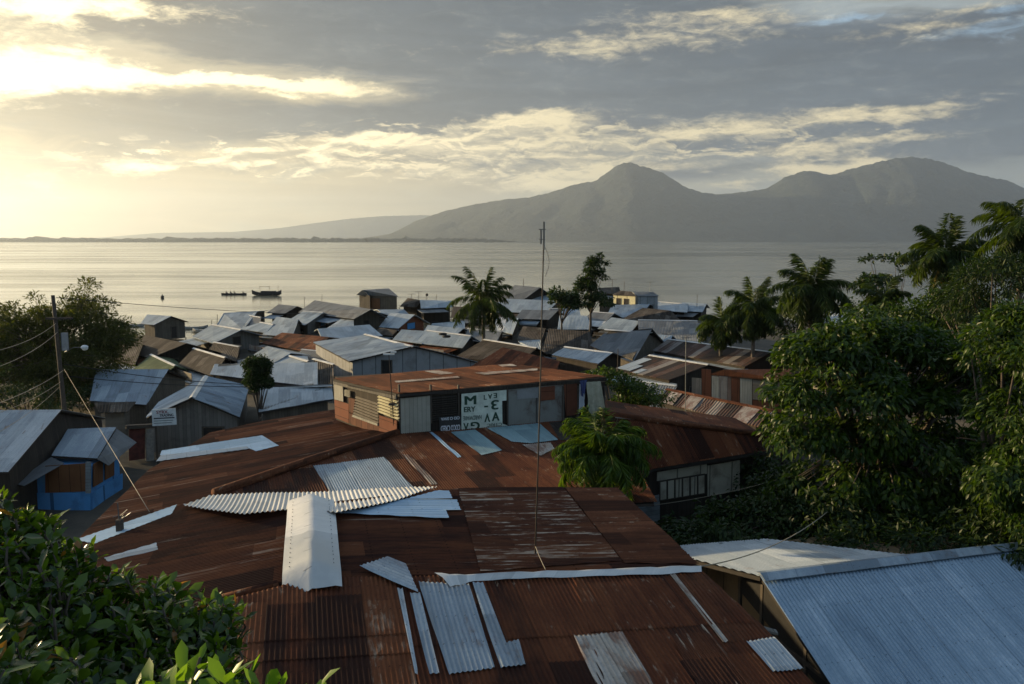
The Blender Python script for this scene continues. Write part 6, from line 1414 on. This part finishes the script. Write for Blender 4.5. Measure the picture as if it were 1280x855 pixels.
# near foliage at the lower left: whorls of broad glossy leaves
def whorl_tree(name, label, base, tips, per, leaf_l, leaf_w, m, seed, trunk_r, group):
    rs = np.random.RandomState(seed); t = thing(name, label, 'tree', base, group)
    P = []; A = []; N = []; L = []; W = []
    cen = Vector(np.mean(tips, axis=0)); tb = MB(); b = Vector(base)
    fork = Vector((cen.x, cen.y, cen.z - 1.6)).lerp(b, .15)
    tb.tube([b, b.lerp(fork, .5) + Vector((.1, .05, 0)), fork], trunk_r * 1.2, trunk_r * .8, 10)
    for i, tip in enumerate(tips):
        tip = np.array(tip); ax = unit(np.array([rs.normal() * .45, rs.normal() * .45, 1.0]) + .35 * unit(tip - np.array(cen)))
        n = rs.randint(per - 3, per + 4)
        for k in range(n):
            an = k * 2.4 + rs.rand() * .5; h = k / n
            ref = unit(np.cross(ax, [1, .3, .1])); e2 = np.cross(ax, ref); rad = ref * math.cos(an) + e2 * math.sin(an)
            up = .25 + .9 * h + .25 * rs.normal()
            a = unit(rad + ax * up); P.append(tip - ax * (.14 * (1 - h)) + rad * .012); A.append(a); N.append(unit(ax - a * np.dot(ax, a) + rs.normal(size=3) * .2))
            s = .4 + .85 * rs.rand(); L.append(leaf_l * s); W.append(leaf_w * s * (.85 + .3 * rs.rand()))
        tb.tube([fork.lerp(Vector(tip), .35) + Vector((rs.normal() * .05, rs.normal() * .05, 0)), Vector(tip - ax * .16), Vector(tip)], .016, .006, 5)
        if i % 9 == 0: tb.tube([fork, fork.lerp(Vector(tip), .4)], trunk_r * .5, .018, 6)
    A = np.array(A); N = np.array(N); N = unit(N - A * (N * A).sum(1, keepdims=True))
    V, Fc = leaves(np.array(P), A, N, np.array(L), np.array(W), .18, True)
    npmesh('crown', V, Fc, m, t); tb.build('trunk', 'trunk', t, True)
    return t
def under_line(rs, line, n, Y0, Y1, bottom, jit=8):
    """branch tips filling the canopy below a skyline; deeper layers sit farther back"""
    out = []
    while len(out) < n:
        px = rs.uniform(line[0][0], line[-1][0]); top = np.interp(px, [p[0] for p in line], [p[1] for p in line])
        py = top + 4 + (bottom - top) * rs.rand() ** 1.2 + rs.normal() * jit * .4
        f = min(1.0, max(0.0, (py - top) / 230.0)); Y = Y1 + (Y0 - Y1) * f + rs.normal() * .18
        out.append(tuple(pd(px, py, Y)))
    return out
rs = np.random.RandomState(5)
skyl = [(-140, 590), (0, 612), (30, 632), (62, 642), (95, 672), (130, 700), (150, 712), (190, 716), (240, 738), (300, 752), (328, 772), (340, 800), (318, 830), (300, 900)]
tips = under_line(rs, skyl, 860, 4.6, 6.6, 900)
whorl_tree('glossy_tree', 'dark glossy broad-leaved treetop filling the lower left corner', (-3.2, 6.0, 2.8), tips, 9, .130, .054, 'leaf_near', 41, .12, 'near treetops')
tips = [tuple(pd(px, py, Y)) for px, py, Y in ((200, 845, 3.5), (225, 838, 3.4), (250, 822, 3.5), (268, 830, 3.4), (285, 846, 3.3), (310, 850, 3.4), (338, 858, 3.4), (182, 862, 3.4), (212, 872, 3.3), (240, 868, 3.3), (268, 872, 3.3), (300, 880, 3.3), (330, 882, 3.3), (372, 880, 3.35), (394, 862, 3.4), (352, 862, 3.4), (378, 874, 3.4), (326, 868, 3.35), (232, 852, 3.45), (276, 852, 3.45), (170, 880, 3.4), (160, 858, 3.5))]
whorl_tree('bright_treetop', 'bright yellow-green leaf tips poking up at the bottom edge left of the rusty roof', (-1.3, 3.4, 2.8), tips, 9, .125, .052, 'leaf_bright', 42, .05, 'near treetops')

# ------------------------------------------------------------------ palms
def palm(name, label, px, crown_py, Y, flen, seed, m='leaf_palm', nf=20, lean=(0, 0), trunk_r=.15, leaflet=.55, base_z=None, group='coconut palms', droop=1.0, old=3, elev=(75, -35), yellow=0, lw=.035, wind=0.0):
    rs = np.random.RandomState(seed)
    c = pd(px, crown_py, Y); bx_, by_ = c.x + lean[0], Y + lean[1]
    bz = ground_h(bx_, by_) - .2 if base_z is None else base_z
    t = thing(name, label, 'palm tree', (bx_, by_, bz), group)
    b = Vector((bx_, by_, bz))
    pts = [b.lerp(c, k / 8) + Vector((-lean[0], -lean[1], 0)) * (.25 * math.sin(k / 8 * math.pi)) for k in range(9)]
    MB().tube(pts, trunk_r * 1.3, trunk_r * .8, 9).build('trunk', 'palm_trunk', t, True)
    def frond(az_, el_, ln, seed2, mm, dead):
        r2 = np.random.RandomState(seed2); n = 34
        d = np.array([math.cos(az_) * math.cos(el_), math.sin(az_) * math.cos(el_), math.sin(el_)])
        p = np.array(c, float); rach = [p.copy()]; dirs = []
        g = (1.35 if not dead else 2.2) * droop / n
        for k in range(n):
            d = unit(d + np.array([wind * .03, 0, -g * (.35 + 1.3 * k / n)])); p = p + d * ln / n; rach.append(p.copy()); dirs.append(d.copy())
        P, A, N, L = [], [], [], []
        for k in range(2, n):
            for h in range(2):
                q = rach[k] + (rach[k + 1] - rach[k]) * (h / 2); d = dirs[k]; side = unit(np.cross(d, [0, 0, 1.0])); up = np.cross(side, d)
                u = k / n; l = leaflet * 1.22 * (math.sin(min(1, u * 1.6 + .25) * math.pi * .5)) * (1.15 - .75 * u ** 2.5)
                for s in (-1, 1):
                    a = unit(side * s + d * (.55 + .5 * u) + up * (.12 - .75 * droop * r2.rand()) + r2.normal(size=3) * .10 + np.array([wind * .12, 0, -.25 if not dead else -.9]))
                    P.append(q); A.append(a); N.append(up + r2.normal(size=3) * .15); L.append(l * (.8 + .35 * r2.rand()))
        A = np.array(A); N = np.array(N); N = unit(N - A * (N * A).sum(1, keepdims=True)); L = np.array(L)
        V, Fc = leaves(np.array(P), A, N, L, np.full(len(L), lw * 1.45), .38)
        k0 = len(V); st = MB().tube([Vector(x) for x in rach[::2]], .028 * ln / 3, .006, 4)
        tri = []
        for f in st.F:
            for j in range(1, len(f) - 1): tri.append((f[0] + k0, f[j] + k0, f[j + 1] + k0))
        V = np.concatenate([V, np.array([tuple(x) for x in st.V])]); Fc = np.concatenate([Fc, np.array(tri)])
        return npmesh('frond', V, Fc, mm, t)
    for k in range(nf):
        u = (k + .5) / nf
        frond(k * 2.39996 + rs.normal() * .2, R(elev[0] + (elev[1] - elev[0]) * u ** .8 + rs.normal() * 7), flen * (.8 + .25 * rs.rand()) * (.8 + .2 * math.sin(u * 3.14)), seed * 50 + k, m, False)
    for k in range(old):
        frond(rs.rand() * 6.28, R(-40 - 25 * rs.rand()), flen * .8, seed * 50 + 40 + k, 'leaf_yellow' if k < yellow else m, True)
    if flen > 1.9 and nf > 14:
        nuts = MB()
        for k in range(7):
            a = rs.rand() * 6.28; nuts.ball(c + Vector((math.cos(a) * .22, math.sin(a) * .22, -.22 - .15 * rs.rand())), .12, 7, 5, 1.15)
        nuts.build('coconuts', 'leaf_dark', t, True)
    return t
palm('coconut_palm', 'lone coconut palm rising from the middle of the town roofs', 604, 374, 92, 5.0, 3, nf=22, lean=(.1, 0), leaflet=.85, trunk_r=.17, old=4, elev=(85, -30), lw=.034)
palm('coconut_palm', 'tallest of the three small palms left of the big broadleaf tree', 1015, 360, 66, 4.0, 5, nf=26, leaflet=.85, old=6, elev=(82, -45), lw=.04, droop=1.15)
palm('coconut_palm', 'middle one of the three small palms left of the big broadleaf tree', 943, 384, 76, 3.7, 6, nf=24, leaflet=.8, old=6, elev=(80, -45), lw=.04, droop=1.2)
palm('coconut_palm', 'leftmost and lowest of the three small palms left of the big broadleaf tree', 902, 402, 78, 3.2, 7, nf=22, leaflet=.75, old=5, elev=(80, -45), lw=.04, droop=1.2)
palm('coconut_palm', 'coconut palm with one drooping yellow frond against the mountain', 1182, 315, 54, 3.3, 8, nf=24, leaflet=.72, old=3, yellow=2, elev=(80, -40), lw=.035)
palm('coconut_palm', 'tall coconut palm cut by the right edge of the view', 1280, 285, 42, 3.4, 9, nf=24, leaflet=.6, old=3, elev=(80, -40), lw=.03)
palm('coconut_palm', 'low drooping palm tucked below the yellow-fronded palm', 1105, 372, 56, 2.2, 10, nf=16, leaflet=.55, old=3, elev=(75, -40), lw=.035)
palm('drooping_palm', 'small bright drooping palm between the front roof and the window row house', 753, 574, 24.5, 2.05, 12, 'leaf_palm_bright', nf=34, lean=(.2, .3), trunk_r=.09, leaflet=.46, droop=1.55, old=6, elev=(86, 8), group='garden palms', lw=.020)
